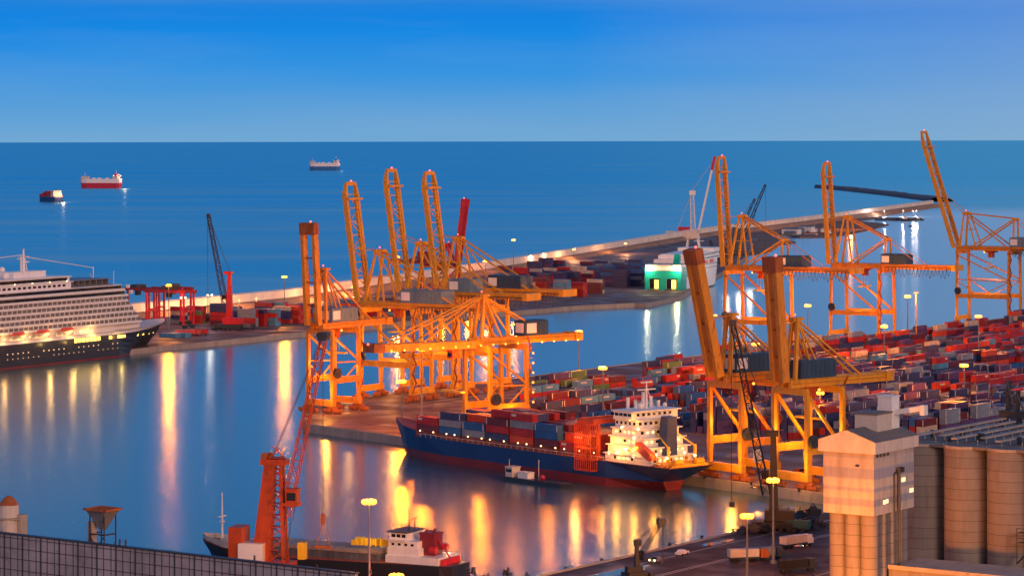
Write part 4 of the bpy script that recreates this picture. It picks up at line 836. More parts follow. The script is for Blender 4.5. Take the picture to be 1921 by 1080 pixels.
BLb = ['white boat first in the line of moored boats by the small port', 'dark red boat with white cabin moored by the small port', 'longest dark red boat with cream cabin in the small port', 'blue hulled boat at the right end of the small port', 'tiny dark red boat in front of the longest red boat', 'dark boat moored near the inner end of the low jetty', 'dark boat with white cabin moored at the middle of the low jetty', 'small boat near the outer tip of the low jetty', 'tiny dark boat afloat alone below the low jetty', 'tiny boat close to the sand bank tip by the low jetty']
for i, (px, py, Lb, hm, cm) in enumerate(boats):
    t = thing('boat', BLb[i], 'boat', W(px, py, 0), R(rnd.uniform(-25, 10)), 'boats moored across the basin'); B = Lb * .14
    hull('hull', [(-.5, [(0, B), (Lb * .7, B), (Lb * .95, .2)]), (Lb * .14, [(0, B), (Lb * .7, B * 1.1), (Lb, .2)])], [hm, 'grey'], t, [0, 1])
    m = MB(); m.box(Lb * .15, -B * .7, Lb * .14, Lb * .45, B * .7, Lb * .34); m.tube((Lb * .3, 0, Lb * .34), (Lb * .3, 0, Lb * .7), .12, 4); m.obj('cabin', cm, t)

# ---------------------------------------------------------------- orange dock crane, coaster quay, panelled wall
wa = W(20, 1000, 16); wb = W(560, 1061.5, 16); wdir = (wb - wa).normalized(); wq = V((-wdir.y, wdir.x, 0))
if wq.y < 0: wq = -wq
p0 = wa - wdir * 80 - wq * 8; p1 = wb + wdir * 45 - wq * 8
tag(MB().prism([(p.x, p.y) for p in (p0, p1, p1 + wq * 50, p0 + wq * 50)], -3, 3, 0, 1).obj('coaster_quay', ['concrete', dockm]), kind='structure')
t = thing('panel_wall', 'long grey wall of square panels across the bottom left corner', 'wall', wa - wdir * 60, math.atan2(wdir.y, wdir.x)); t.location.z = 0
LW = (wb - wa).length + 60 + 17
MB().box(0, -.5, -3, LW, .5, 15.8).obj('wall_body', M('wall_panel', (.40, .37, .42), .8, var=.35, scale=.09, dirt=.3, stretch=(1, 1, 1)), t)
m = MB(); k = 0; x = 0
while x < LW: m.box(x, -.62 - (.12 if k % 3 == 0 else 0), -3, x + (.22 if k % 3 == 0 else .11), -.5, 15.8); x += 2.15 + .5 * math.sin(k * 2.1); k += 1
for z in (4.2, 7.0, 9.8, 12.4, 15.0): m.box(0, -.66, z, LW, -.5, z + .12)
m.obj('ribs', 'steel', t); MB().box(-.3, -.8, 15.8, LW + .3, .8, 16.1).obj('coping', 'steel', t)
m = MB()
for x in (88, 96, 97.5, 99.5, 141, 160, 176): m.tube((x, 0, 16.1), (x, 0, 16.9 + (x % 2) * .5), .25, 6)
m.obj('vents', 'steel', t)
# hopper
P = W(181, 1012, 14); P.z = 3; P = V((P.x * 1.0, P.y, 3)) + wq * 2
t = thing('hopper', 'steel bulk hopper on a framed stand above the panelled wall', 'hopper', P, AV)
for x in (-4, 4):
    for y in (-3.4, 3.4): MB().obox((x, y, 0), (x, y, 17.6), .4, .4, (0, 1, 0)).obj('leg', 'steel', t)
m = MB(); a = [(-5.4, -4.6, 18.4), (5.4, -4.6, 18.4), (5.4, 4.6, 18.4), (-5.4, 4.6, 18.4)]; c = [(-1, -1, 13.4), (1, -1, 13.4), (1, 1, 13.4), (-1, 1, 13.4)]; d = [(-4, -3.4, 17), (4, -3.4, 17), (4, 3.4, 17), (-4, 3.4, 17)]
m.add(a + d, [(i, (i + 1) % 4, 4 + (i + 1) % 4, 4 + i) for i in range(4)]); m.add(d + c, [(i, (i + 1) % 4, 4 + (i + 1) % 4, 4 + i) for i in range(4)] + [(4, 5, 6, 7)]); m.obj('funnel', 'grey', t)
m = MB(); m.box(-6.2, -5.2, 18.4, 6.2, -4.6, 18.9); m.box(-6.2, 4.6, 18.4, 6.2, 5.2, 18.9); m.box(-6.2, -5.2, 18.4, -5.4, 5.2, 18.9); m.box(5.4, -5.2, 18.4, 6.2, 5.2, 18.9); [m.box(-5.4, -4.6 + k * 1.5, 18.5, 5.4, -4.4 + k * 1.5, 18.7) for k in range(7)]; m.obj('grating', 'rust', t)
m = MB(); m.box(-4, -3.6, 12.2, 4, -3.4, 12.6); m.obox((-4, -3.5, 6), (4, -3.5, 12), .25, .25); m.obox((4, -3.5, 6), (-4, -3.5, 12), .25, .25); m.box(-4.1, -3.4, 12.2, -3.9, 3.4, 12.6); m.box(3.9, -3.4, 12.2, 4.1, 3.4, 12.6); m.obj('frame', 'steel', t)
MB().box(-5.8, -3, 10, -3.4, 0, 15.4).obj('control_box', 'concrete', t)
t = bpy.data.objects['hopper']; t.scale = (.62, .62, 1.0)
# tank and building piece at left edge
t = thing('tank_tower', 'pale round tank with dark domed top at the left edge behind the wall', 'tank', W(-6, 996, 14) + V((0, 0, -11)) + wq * 4)
m = MB(); m.tube((0, 0, 0), (0, 0, 17.5), 2.6, 16); m.obj('shell', 'cream', t); m = MB(); m.tube((0, 0, 17.5), (0, 0, 19.2), 2.7, 16, r2=1.4); m.tube((0, 0, 19.2), (0, 0, 19.8), 1.4, 12, r2=.6); m.obj('dome', 'rust', t); m = MB(); m.box(-3, -3, 13.9, 3, 3, 14.3); m.tube((3.4, 0, 0), (3.4, 0, 15), 1.5, 12); m.obj('platform', 'concrete', t)
# orange dock crane
P = W(494, 1041, 11); P.z = 3; P = P + wq * 3
t = thing('dock_crane', 'orange mobile dock crane with tall tapering tower in front of the coaster', 'crane', P, R(-14))
m = MB(); m.box(-12, -5, 1.2, 9, 5, 4.5); [m.tube((x, -4.6, .9), (x, 4.6, .9), .9, 8) for x in range(-11, 9, 2)]; m.box(-13, -7, .3, -10, 7, 1.5); m.box(7, -7, .3, 10, 7, 1.5); m.obj('chassis', 'steel', t)
m = MB(); m.box(-7.5, -3.4, 5, 5.6, 3.4, 6.2); m.tube((0, 0, 4.3), (0, 0, 5.1), 3, 14); m.box(-10.5, -3.2, 6.2, -7, 3.2, 14.8); m.obj('slew_platform', 'vermil', t)
MB().box(-7.8, -3.7, 6.4, -1.4, -3.4, 10.8).obj('panel', 'screen', t); MB().box(-7.6, -3.4, 6.2, -1.2, 3.4, 11).obj('engine_house', 'cream', t)
MB().box(7.5, -2.2, 7.2, 9.4, -.2, 11.4).obj('side_cabinet', 'yellow', t)
m = MB(); z0, z1 = 6.2, 30.5
m.obox((-2.6, 0, z0), (-.4, 0, z1), 3.6, 4.6, (0, 1, 0), w2=2.4, h2=2.7)
m.box(-2.6, -1.6, z1, 4.2, 1.6, z1 + 1.5); m.obj('tower', 'orange', t)
for o in (t.children[-1],): o.data.materials[0] = MAT['vermil']
m = MB()
for y in (-1.7, 1.7):
    m.obox((3.6, y, z0), (2.6, y * .6, z1), .7, .7, (0, 1, 0))
for k in range(10): 
    z = z0 + k * 2.9; m.obox((-.3, -1.7, z), (3.4 - k * .08, -1.7, z + 2.7), .28, .28); m.obox((-.3, 1.7, z + 2.7), (3.4 - k * .08, 1.7, z), .28, .28); m.obox((3.5 - k * .08, -1.6, z), (3.5 - k * .08, 1.6, z + 2.7), .25, .25); m.box(-.2, -1.6, z, 3.4, 1.6, z + .15)
m.obj('ladder_frame', 'vermil', t)
for y in (-.8, .8): MB().tube((-1.2 + y * .6, y - .5, z1 + 2.2), (-1.2 + y * .6, y + .5, z1 + 2.2), .9, 12).obj('sheave', 'rust', t)
m = MB(); m.box(4.2, -2, 21.2, 7.2, 1.0, 24.4); m.box(3, -2.2, 20.4, 7.6, 1.4, 21.2); m.box(4, -2.2, 24.4, 7.5, 1.2, 24.8); cbn = m.obj('cab', 'vermil', t); MB().box(4.6, -2.06, 21.8, 6.9, -2.0, 23.8).obj('window', 'glass', cbn)
tipw = W(598, 642, 60); D_ = tipw.y
rel = Matrix.Rotation(-R(-14), 4, 'Z') @ (V((tipw.x, D_, 60)) - P); 
# jib aims to where its head stands over the coaster hold
p0 = V((3.4, 0, 17.5)); hx_, hz_ = 13.5, 62.5
p1 = V((hx_, 1.0, hz_))
MB().lattice(p0, p1, 2.4, 1.5, .16, 16, (0, 1, 0), rd=.10).obj('jib', 'vermil', t)
m = MB(); m.box(p1.x - 1.2, -.6, p1.z - .5, p1.x + 1.0, 2.6, p1.z + .5)
for k in (-.8, .6): m.tube((p1.x + k, -.4, p1.z + .8), (p1.x + k, 2.4, p1.z + .8), .8, 10)
m.obj('jib_head', 'steel', t)
m = MB()
for y in (-.9, 0, .9): m.tube((.6, y, z1 + 2.6), (p1.x - .5, y + 1, p1.z), .06, 4, caps=False)
for y in (-.5, .5): m.tube((p1.x - .3, 1 + y, p1.z - 1), (p1.x - .3, 1 + y, 16), .06, 4, caps=False)
m.tube((4.6, -1, 20.4), (2.2, -2.0, 7), .12, 4); m.tube((6.5, -1, 20.4), (4, -2.4, 7), .12, 4); m.obj('ropes', 'rope', t)
m = MB(); m.obox((p1.x - .3, 1, 16.4), (p1.x - 2.0, 1, 10.2), .2, .2); m.obox((p1.x - .3, 1, 16.4), (p1.x + 1.6, 1, 10.2), .2, .2); m.box(p1.x - 2.4, .6, 9.8, p1.x + 2.0, 1.4, 10.4); m.box(p1.x - .8, .5, 15.8, p1.x + .2, 1.5, 18.4); m.obj('lifting_frame', 'rust', t)
plight(t, (6, -9, 13), 900, (1, .36, .08), .4)
# ---------------------------------------------------------------- silo tower and silos
K = V((85.6, 657, 3))
t = thing('silo_tower', 'square grain silo tower with banded walls on orange lit round columns', 'silo', (K.x, K.y, 0), AU)
bandm = bpy.data.materials.new('banded_wall'); bandm.use_nodes = True; bt_ = bandm.node_tree; pb = bt_.nodes['Principled BSDF']
tcn = nd(bt_, 'ShaderNodeTexCoord'); sx = nd(bt_, 'ShaderNodeSeparateXYZ'); bt_.links.new(tcn.outputs['Object'], sx.inputs[0])
rp = ramp(bt_, mrange(bt_, sx.outputs[2], 25.9, 41.0), [(0, (.62, .52, .44, 1)), (.13, (.60, .50, .43, 1)), (.15, (.36, .36, .42, 1)), (.24, (.36, .36, .42, 1)), (.26, (.62, .52, .44, 1)), (.36, (.60, .50, .42, 1)), (.38, (.38, .38, .44, 1)), (.42, (.38, .38, .44, 1)), (.44, (.62, .52, .44, 1)), (.55, (.60, .50, .42, 1)), (.58, (.34, .34, .41, 1)), (.72, (.34, .34, .41, 1)), (.75, (.50, .44, .40, 1)), (.88, (.48, .42, .39, 1)), (.9, (.36, .35, .39, 1)), (1, (.44, .40, .38, 1))])
nz = nd(bt_, 'ShaderNodeTexNoise'); nz.inputs['Scale'].default_value = .5; nz.inputs['Detail'].default_value = 8; mpz = nd(bt_, 'ShaderNodeMapping'); mpz.inputs['Scale'].default_value = (1, 1, .25); bt_.links.new(tcn.outputs['Object'], mpz.inputs[0]); bt_.links.new(mpz.outputs[0], nz.inputs[0])
bt_.links.new(mixc(bt_, mrange(bt_, nz.outputs[0], .45, .7, 0, .5), rp.outputs[0], (.20, .15, .12, 1)), pb.inputs['Base Color']); pb.inputs['Roughness'].default_value = .85
BX, BY = 20.5, 13.6
MB().box(0, 0, 25.9, BX, BY, 41.0).obj('wall', bandm, t)
m = MB(); ov = .9; zf0, zf1 = 40.6, 43.4
m.box(-ov, -ov, zf0, BX + ov, BY + ov, zf1)
m.add([(-ov, -ov, zf1), (-ov, BY + ov, zf1), (-ov, BY / 2, 46), (BX + ov, -ov, zf1), (BX + ov, BY + ov, zf1), (BX + ov, BY / 2, 46)], [(0, 2, 1), (3, 4, 5)])
fa = m.obj('fascia', 'cream', t)
m = MB(); z = zf1 + .03; m.add([(-ov - .2, -ov - .2, z), (BX + ov, -ov - .2, z), (BX + ov, BY / 2, 46.1), (-ov - .2, BY / 2, 46.1), (BX + ov, BY + ov, z), (-ov - .2, BY + ov, z)], [(0, 1, 2, 3), (3, 2, 4, 5)])
rf = m.obj('roof', 'roofm', t)
MB().box(8, 3.4, 43.5, 15.5, 9.4, 49.0).obj('penthouse', 'cream', rf); m = MB(); m.box(7.7, 3.1, 49.0, 15.8, 9.7, 49.35); m.obj('penthouse_roof', 'roofm', rf)
m = MB(); m.box(16, 3.6, 43, 20, 7.4, 52.6); m.box(15.8, 3.4, 52.6, 20.2, 7.6, 52.9); m.obox((18, 3.6, 48.9), (18, -3.6, 50.2), 1.5, 1.2, (1, 0, 0)); m.box(17, -4.6, 48.6, 19, -3.4, 51); m.obj('elevator_head', 'white', rf)
for y in (2.55, 6.8, 11.05): MB().tube((2.7, y, 0), (2.7, y, 25.9), 2.1, 28).obj('column', 'silo', t)
for x in (6.9, 11.0, 15.1, 18.6): MB().tube((x, 2.2, 0), (x, 2.2, 25.9), 1.75 if x < 18 else 1.3, 24).obj('column', 'silo', t)
MB().box(3.5, 2.6, 0, 19, 12, 25.9).obj('core', 'silo', t)
m = MB(); m.tube((11.8, -.55, 0), (11.8, -.55, 36), .32, 8); m.box(11.1, -1.2, 35.2, 13.4, .0, 36.4); m.tube((9.9, -.3, 26), (9.9, -.3, 35), .2, 6); m.tube((9.9, -.3, 35), (11.8, -.55, 35.8), .2, 6); m.obj('downpipe', 'steel', t)
for x, z, w in ((14.0, 32.6, 2.0), (18.2, 29.6, 2.0), (4.6, 28.2, 1.4), (6.2, 28.3, 1.0)): MB().box(x, -.09, z, x + w, -.03, z + 1.0).obj('lit_window', 'winwarm', t)
m = MB(); [m.box(1.0 + k * 1.8, -.3, 39.7, 1.8 + k * 1.8, -.02, 40.5) for k in range(4)]; m.box(-.3, 3.9, 37.4, -.02, 4.8, 37.8); m.obj('vents', 'steel', t)
# battery of round silos
S0 = V((113, 690, 0)); t = thing('silo_battery', 'battery of tall grey brown round concrete silos with dark conveyor roof', 'silo', (S0.x, S0.y, 0), AV)
for i in range(-1, 5):
    for j in range(0, 5):
        if j > 0 and -1 < i < 4: continue
        MB().tube((i * 11.75, j * 11.75, 0), (i * 11.75, j * 11.75, 38.6), 5.65, 40).obj('silo', 'silo', t)
MB().box(-11.75, 1.5, 0, 4 * 11.75, 4 * 11.75, 38).obj('infill', 'silo', t)
m = MB(); m.box(-17.2, -4.6, 38.62, 52, 53, 39.2); m.obj('roof', 'roofm', t)
m = MB()
for i in range(-1, 5):
    for a in range(24): th = 2 * math.pi * a / 24; th2 = th + math.pi / 12; m.obox((i * 11.75 + 5.8 * math.cos(th), 5.8 * math.sin(th), 38.9), (i * 11.75 + 5.8 * math.cos(th2), 5.8 * math.sin(th2), 38.9), .35, .7)
m.obj('silo_rims', 'concrete', t)
m = MB()
for k, x in enumerate((-14, -8.5, -2.5, 3, 9.5, 15, 22, 28, 35, 42)):
    y1 = 51 - (k % 3) * 6; m.obox((x, -2 + (k % 2) * 5, 40.7), (x, y1, 40.7), 1.5, .35); [m.tube((x, y, 39.2), (x, y, 40.6), .15, 4, caps=False) for y in range(0, int(y1), 5)]
m.obj('conveyor_cover', 'concrete', t)
m = MB(); rnd = random.Random(5)
for k in range(34):
    x, y = rnd.uniform(-16, 50), rnd.uniform(-1, 50); w = rnd.uniform(.4, 1.6); m.box(x, y, 39.2, x + w, y + w, 39.8 + rnd.random() * 1.4)
for k in range(-1, 5): m.tube((k * 11.75 - 5, -4, 40.3), (k * 11.75 + 6, -4, 40.3), .06, 4); m.tube((k * 11.75 - 5, -4, 39.2), (k * 11.75 - 5, -4, 40.3), .06, 4)
m.obj('roof_fittings', 'steel', t)
m = MB(); m.box(-16, 52, 40.6, 56, 55.5, 42.4); m.box(-16, 51.6, 42.4, 56, 55.9, 42.7)
for k in range(15): x = -16 + k * 5; m.tube((x, 51.8, 42.7), (x, 51.8, 44), .07, 4, caps=False); m.box(x, 52.2, 38.7, x + .5, 55, 40.6)
m.tube((-16, 51.8, 44), (56, 51.8, 44), .07, 4); m.obj('cross_conveyor', 'steel', t)
for gi, (x0, n) in enumerate(((-14, 4), (-1, 5), (8, 4))):
    m = MB()
    for k in range(n):
        x = x0 + k * 2.7; h = rnd.uniform(4, 8.5); m.obox((x, 53.5, 42.4), (x + rnd.uniform(-.9, .9), 53.5, 42.4 + h), 1.1, 1.1, (0, 1, 0), w2=.8, h2=.8); m.tube((x, 52.6, 42.4 + h), (x + 2.4, 52.6, 42.4), .2, 5); m.box(x - .9, 52.6, 42.4 + h * .55, x + 1.2, 54.6, 42.4 + h * .55 + .9)
        for q in range(3): m.tube((x + rnd.uniform(-1, 1), 53 + rnd.random(), 42.4), (x + rnd.uniform(-1, 1), 53, 42.4 + h * rnd.uniform(.5, 1.2)), .08, 4)
    m.obj('filter_bank', 'steel', t)
m = MB(); m.box(6, 52, 44.6, 8.6, 54, 48.6); m.box(5.6, 51.8, 48.6, 9, 54.2, 48.9); m.obj('winch_house', 'yellow', t)
m = MB(); m.ball((6.5, 51.2, 43.4), .45); m.ball((24, 51.2, 43), .45); m.ball((31, 51.2, 43.2), .6); m.obj('deck_lamps', 'lampW', t); plight(t, (31, 50.5, 43.6), 350, (1, .75, .5), .3); plight(t, (6.5, 50.5, 43.8), 220, (1, .75, .5), .3)
m = MB(); rx = 11.75 + 5.75
for z in (17, 19.4): m.box(rx - .5, -7.4, z, rx + 4, -5.2, z + .15)
for z in (18.2, 20.6): m.tube((rx - .5, -7.4, z), (rx + 4, -7.4, z), .07, 4); 
for x in (rx - .5, rx + 1.7, rx + 4): m.tube((x, -7.4, 12), (x, -7.4, 20.6), .12, 4)
m.obox((rx - .5, -7.2, 12), (rx + 4, -7.2, 17), .9, .15, (0, 1, 0)); m.obj('stair', 'steel', t)
t = thing('annex', 'low flat roofed annex at the foot of the round silos', 'building', (S0.x - 9, S0.y - 6, 0) , AV)
m = MB(); m.box(0, -24, 0, 62, -8, 12.4); m.obj('wall', 'silo', t); m = MB(); m.box(-.5, -24.5, 12.4, 62.5, -7.5, 12.9); m.box(-.5, -24.5, 12.9, 62.5, -24.1, 13.4); m.obj('roof', 'concrete', t)

# ---------------------------------------------------------------- dock: black crane, small cranes, vehicles, puddles
lattice_crane('black_harbour_crane', 'tall black harbour crane with thin jib raised before the box boom cranes', W(1450, 994), R(172), 27, 50, 79, 'black', 'black', base='black', k=.85, pivot=.38)
o = [x for x in bpy.data.objects if x.name == 'black_harbour_crane'][0]
MB().box(3.6, -3.1, 19, 6, -2.9, 23).obj('white_box', 'white', o)
lattice_crane('grab_crane', 'small black dock crane with bent jib and hanging rope near the water edge', W(1193, 1082), R(20), 8, 10, 55, 'black', 'black', base='black', k=.42, pivot=.7)
for i, (px, py, hh) in enumerate(((884, 1066, 9), (912, 1078, 7), (950, 1068, 9), (986, 1077, 7))):
    D = (HC - hh) * F / (py - 264); P = V(((px - CX) / F * D, D, 0))
    t = thing('mooring_buoy', ['dark mooring tower at the bottom edge, nearest the coaster stern', 'smaller dark mooring tower second from the coaster stern', 'dark mooring tower with wide frame third from the coaster stern', 'smallest dark mooring tower nearest the dock edge'][i], 'mooring tower', P, i * .5, 'dark mooring towers at the bottom edge')
    m = MB(); [m.tube((a, b, -1), (a * .4, b * .4, hh - 1), .2, 5) for a in (-1.6, 1.6) for b in (-1.6, 1.6)]; m.box(-1, -1, hh - 1, 1, 1, hh - .7); m.obj('legs_frame', 'black', t); m = MB(); m.tube((0, 0, hh - 1), (.4, 0, hh + .6), .5, 8, r2=.3); m.box(-1.5, -.3, hh - .5, -.6, .3, hh + .2); m.obj('head', 'black', t)
def vehicle(label, P, ang, kind='truck', col='white', cat=None, group=None, load='hold', lights=False):
    t = thing(kind, label, cat or kind.replace('_', ' '), P, ang, group)
    if kind in ('truck', 'terminal_tractor'):
        Ln = 11 if kind == 'truck' else 14
        m = MB(); m.box(-Ln / 2, -1.1, .9, Ln / 2 - 1, 1.1, 1.3); m.obj('chassis', 'steel', t)
        m = MB(); m.box(Ln / 2 - 2.3, -1.2, 1.0, Ln / 2, 1.2, 2.4); m.box(Ln / 2 - 2.3, -1.15, 2.4, Ln / 2 - .5, 1.15, 3.3); c = m.obj('cab', col, t); MB().box(Ln / 2 - .49, -1.0, 2.45, Ln / 2 - .42, 1.0, 3.15).obj('windscreen', 'glass', c)
        m = MB(); m.box(-Ln / 2, -1.22, 1.35, Ln / 2 - 2.8, 1.22, 3.4 if load else 1.5); m.obj('body', load or 'steel', t)
        for x in (-Ln / 2 + 1.2, -Ln / 2 + 2.5, Ln / 2 - 1.4):
            for y in (-1, 1): MB().tube((x, y - .15, .5), (x, y + .15, .5), .5, 10).obj('wheel', 'rubber', t)
    else:
        m = MB(); m.box(-2.3, -.9, .35, 2.3, .9, .95); m.add([(-1.6, -.85, .95), (1.1, -.85, .95), (1.1, .85, .95), (-1.6, .85, .95), (-1.2, -.7, 1.5), (.5, -.7, 1.5), (.5, .7, 1.5), (-1.2, .7, 1.5)], [(0, 1, 5, 4), (1, 2, 6, 5), (2, 3, 7, 6), (3, 0, 4, 7), (4, 5, 6, 7)]); m.obj('body', col, t)
        m = MB(); m.add([(.55, -.68, 1.46), (1.08, -.8, 1.0), (1.08, .8, 1.0), (.55, .68, 1.46)], [(0, 1, 2, 3)]); m.obj('windscreen', 'glass', t)
        for x in (-1.4, 1.4):
            for y in (-.85, .85): MB().tube((x, y - .1, .33), (x, y + .1, .33), .33, 10).obj('wheel', 'rubber', t)
    if lights:
        for y in (-.75, .75): MB().ball(((5.5 if kind == 'truck' else 2.35), y, .9), .28, n=6).obj('headlight', 'lampW', t)
        plight(t, (8, 0, 1.2), 220, (1, .8, .5), .3)
    return t
vehicle('car with both headlights lit driving on the dock beside the black grab crane', W(1229, 1054), R(-120), 'car', 'grey', lights=True)
vehicle('dark car on the dock road a little beyond the headlights car', W(1278, 1040), R(55), 'car', 'white', lights=False)
vehicle('dark lorry parked near the foot of the silo tower', W(1494, 1072), R(30), 'truck', 'steel', load='rubber')
vehicle('flatbed lorry with pale covered load in the middle of the dock', W(1402, 1052), R(15), 'truck', 'rust', load='cream')
vehicle('lorry with grey body parked directly behind the pale flatbed lorry', W(1432, 1049), R(15), 'truck', 'steel', load='grey')
vehicle('white van bodied lorry near the silo tower columns', W(1493, 1026), R(40), 'truck', 'white', load='cream')
vehicle('green lorry beside the base of the black harbour crane', W(1484, 996), R(150), 'truck', 'deckgreen', load='deckgreen')
vehicle('red terminal tractor on the quay in front of the left container stacks', W(352, 630), R(20), 'terminal_tractor', 'red', load='red')
vehicle('red lorry beside the blue container near the cruise ship bow', W(372, 628), R(-5), 'truck', 'red', load='vermil')
vehicle('dark lorry beside the base of the red harbour crane', W(462, 618), R(-5), 'truck', 'steel', load='hold')
vehicle('red terminal tractor on the apron by the far crane legs', G(300, 40), AU, 'terminal_tractor', 'red', load='red')
vehicle('white lorry on the far apron among red containers', G(210, 43), AU, 'truck', 'white', load='white')
vehicle('orange terminal tractor on the front apron under the box boom cranes', FP + FN * 26 - FQ * 10, math.atan2(-FQ.y, -FQ.x), 'terminal_tractor', 'vermil', load=None)
wet = M('wet_puddle', (.05, .05, .055), .08, var=0)
def blob(P, rx, ry, seed, name, mat, z=3.014, ang=AU):
    r_ = random.Random(seed); n = 22; c, s_ = math.cos(ang), math.sin(ang); vs = []
    for i in range(n):
        a = 2 * math.pi * i / n; k = .75 + .4 * r_.random(); x, y = rx * k * math.cos(a), ry * k * math.sin(a); vs.append((P.x + x * c - y * s_, P.y + x * s_ + y * c, z))
    o = MB().add(vs, [tuple(range(n))]).obj(name, mat); return o
for i, (px, py, a, b) in enumerate(((1150, 1074, 16, 3), (1335, 1019, 5, 2), (1361, 1013, 4, 1.6), (1395, 1040, 6, 2.2), (1500, 1022, 3, 2), (1480, 990, 5, 1.4), (1520, 985, 3, 1), (1420, 912, 5, 1.5))):
    tag(blob(W(px, py), a, b, i, 'puddle', wet), kind='structure')
# dark scrap and grabs around the black crane
t0_ = 0
for i, (px, py, s_) in enumerate(((1412, 1000, 2.2), (1478, 984, 2.6), (1500, 976, 2.0), (1524, 972, 2.3), (1432, 1000, 1.9), (1392, 1003, 1.6))):
    t = thing('grab_bucket', ['dark grab bucket left of the black harbour crane', 'large dark grab bucket just right of the black harbour crane', 'dark grab bucket between green lorry and silo tower', 'dark grab bucket closest to the silo tower wall', 'small dark grab bucket at the foot of the black harbour crane', 'smallest dark grab bucket beside the lowest lamp mast'][i], 'grab bucket', W(px, py), i * 1.1, 'dark grab buckets on the dock')
    for sy in (-1, 1):
        m = MB(); pts = [(sy * s_ * math.sin(a), s_ * 1.1 - s_ * math.cos(a)) for a in (0, .4, .8, 1.2, 1.5)]
        for (x, z), (x2, z2) in zip(pts, pts[1:]): m.add([(x, -s_ * .6, z), (x, s_ * .6, z), (x2, s_ * .6, z2), (x2, -s_ * .6, z2)], [(0, 1, 2, 3)])
        for yy in (-s_ * .6, s_ * .6): m.add([(x, yy, z) for x, z in pts] + [(0, yy, s_ * 1.3)], [tuple(range(6))])
        m.obj('jaw', 'steel', t)
    m = MB(); m.box(-.3 * s_, -.4 * s_, s_ * 1.2, .3 * s_, .4 * s_, s_ * 1.6); [m.tube((a * s_ * .8, 0, s_ * .9), (0, 0, s_ * 2), .12, 4) for a in (-1, 1)]; m.obj('head', 'steel', t)
sp0 = W(1520, 990)
m = MB(); r_ = random.Random(9)
for k in range(60): x, y = r_.gauss(0, 6), r_.gauss(0, 4); h = max(.3, 3 - math.hypot(x, y) * .35); m.obox((x, y, h * r_.random()), (x + r_.uniform(-2, 2), y + r_.uniform(-2, 2), h + r_.random()), r_.uniform(.3, 1.2), r_.uniform(.2, .9))
tag(m.obj('scrap', 'steel', None, sp0), 'low dark heap of scrap at the corner of the dock', 'scrap heap', kind='stuff')
# bollards
bo = []
for i in range(12): bo.append(NP + VV * 1.6 + U * (-150 + i * 17))
for i in range(10): bo.append(FP + FN * 1.6 + FQ * (-40 + i * 22))
t = None
for i, p in enumerate(bo):
    if t is None:
        bm = MB(); bm.tube((0, 0, 0), (0, 0, .7), .35, 10); bm.tube((0, 0, .7), (0, 0, 1.0), .55, 10); t = bm.obj('bollard', 'black'); o = t
    else: o = t.copy(); COL.objects.link(o)
    o.location = p; tag(o, 'small black mooring bollard on the edge of the near dock' if i < 12 else 'small black mooring bollard on the front quay beside the container ship', 'bollard', 'bollards of the near dock' if i < 12 else 'bollards of the front quay')
# rubber fenders along the breakwater terminal
for i in range(14):
    a, b = (W(265, 652, 0), W(575, 621, 0)); p = a.lerp(b, (i + .5) / 6.2)
    if i > 5: a, b = W(1110, 571.5, 0), W(1200, 568, 0); p = a.lerp(b, (i - 6) / 7)
    o = MB().tube((0, 0, .3), (0, 0, 2.6), 1.2, 10).obj('fender', 'rubber', None, p + V((.3, -1.6, 0))); tag(o, 'black rubber fender on the quay face between cruise ship and rust crane' if i < 6 else 'black rubber fender on the quay face below the blue and red stacks', 'fender', 'fenders of the left quay' if i < 6 else 'fenders of the middle quay')

# ---------------------------------------------------------------- containers
def cont_mesh(L, mat, detail=True):
    m = MB(); W2 = 1.22; H = 2.59; x = L / 2
    m.box(-x + .08, -W2 + .05, .12, x - .08, W2 - .05, H - .06)
    for sx in (-1, 1):
        for sy in (-1, 1): m.box(sx * x - (.16 if sx > 0 else 0), sy * W2 - (.16 if sy > 0 else 0), 0, sx * x + (0 if sx > 0 else .16), sy * W2 + (0 if sy > 0 else .16), H)
    for sy in (-1, 1):
        for z in (0, H - .14): m.box(-x + .16, sy * W2 - (.1 if sy > 0 else 0), z, x - .16, sy * W2 + (0 if sy > 0 else .1), z + .14)
    for sx in (-1, 1):
        for z in (0, H - .16): m.box(sx * x - (.12 if sx > 0 else 0), -W2 + .16, z, sx * x + (0 if sx > 0 else .12), W2 - .16, z + .16)
    for y in (-.75, -.3, .3, .75): m.tube((-x + .03, y, .2), (-x + .03, y, H - .2), .04, 4, caps=False)
    k = sum(map(ord, mat.name)) % 3
    for sy in (-1, 1):
        if k == 0: m.box(-x + .2, sy * 1.18 - .03, .2, -x + .75, sy * 1.18 + .03, H - .2, 1); m.box(x - .6, sy * 1.18 - .03, .2, x - .2, sy * 1.18 + .03, H - .2, 1)
        elif k == 1: m.box(-x * .5, sy * 1.18 - .03, 1.3, x * .25, sy * 1.18 + .03, 1.95, 1)
        else: m.box(x * .45, sy * 1.18 - .03, 1.4, x * .85, sy * 1.18 + .03, 2.2, 1)
    o = m.obj('container', [mat, 'cream']); me = o.data; bpy.data.objects.remove(o); return me
CME = {}
def cme(L, c):
    if (L, c) not in CME: CME[(L, c)] = cont_mesh(L, CM[c])
    return CME[(L, c)]
CN = []   # (pos, ang, L, colour, tier, ntiers, area, expose)
def pick(r_, w):
    t_ = sum(w.values()); x = r_.random() * t_
    for k, v in w.items():
        x -= v
        if x <= 0: return k
    return k
def proj(p): return CX + F * p.x / p.y, y0(CX) + (HC - p.z) * F / p.y
def stack_at(p, ang, cols, area, L=12.19):
    for i, c in enumerate(cols): CN.append([V((p.x, p.y, p.z + i * 2.6)), ang, L, c, i, len(cols), area, 1.0 + (1 if i == len(cols) - 1 else 0)])
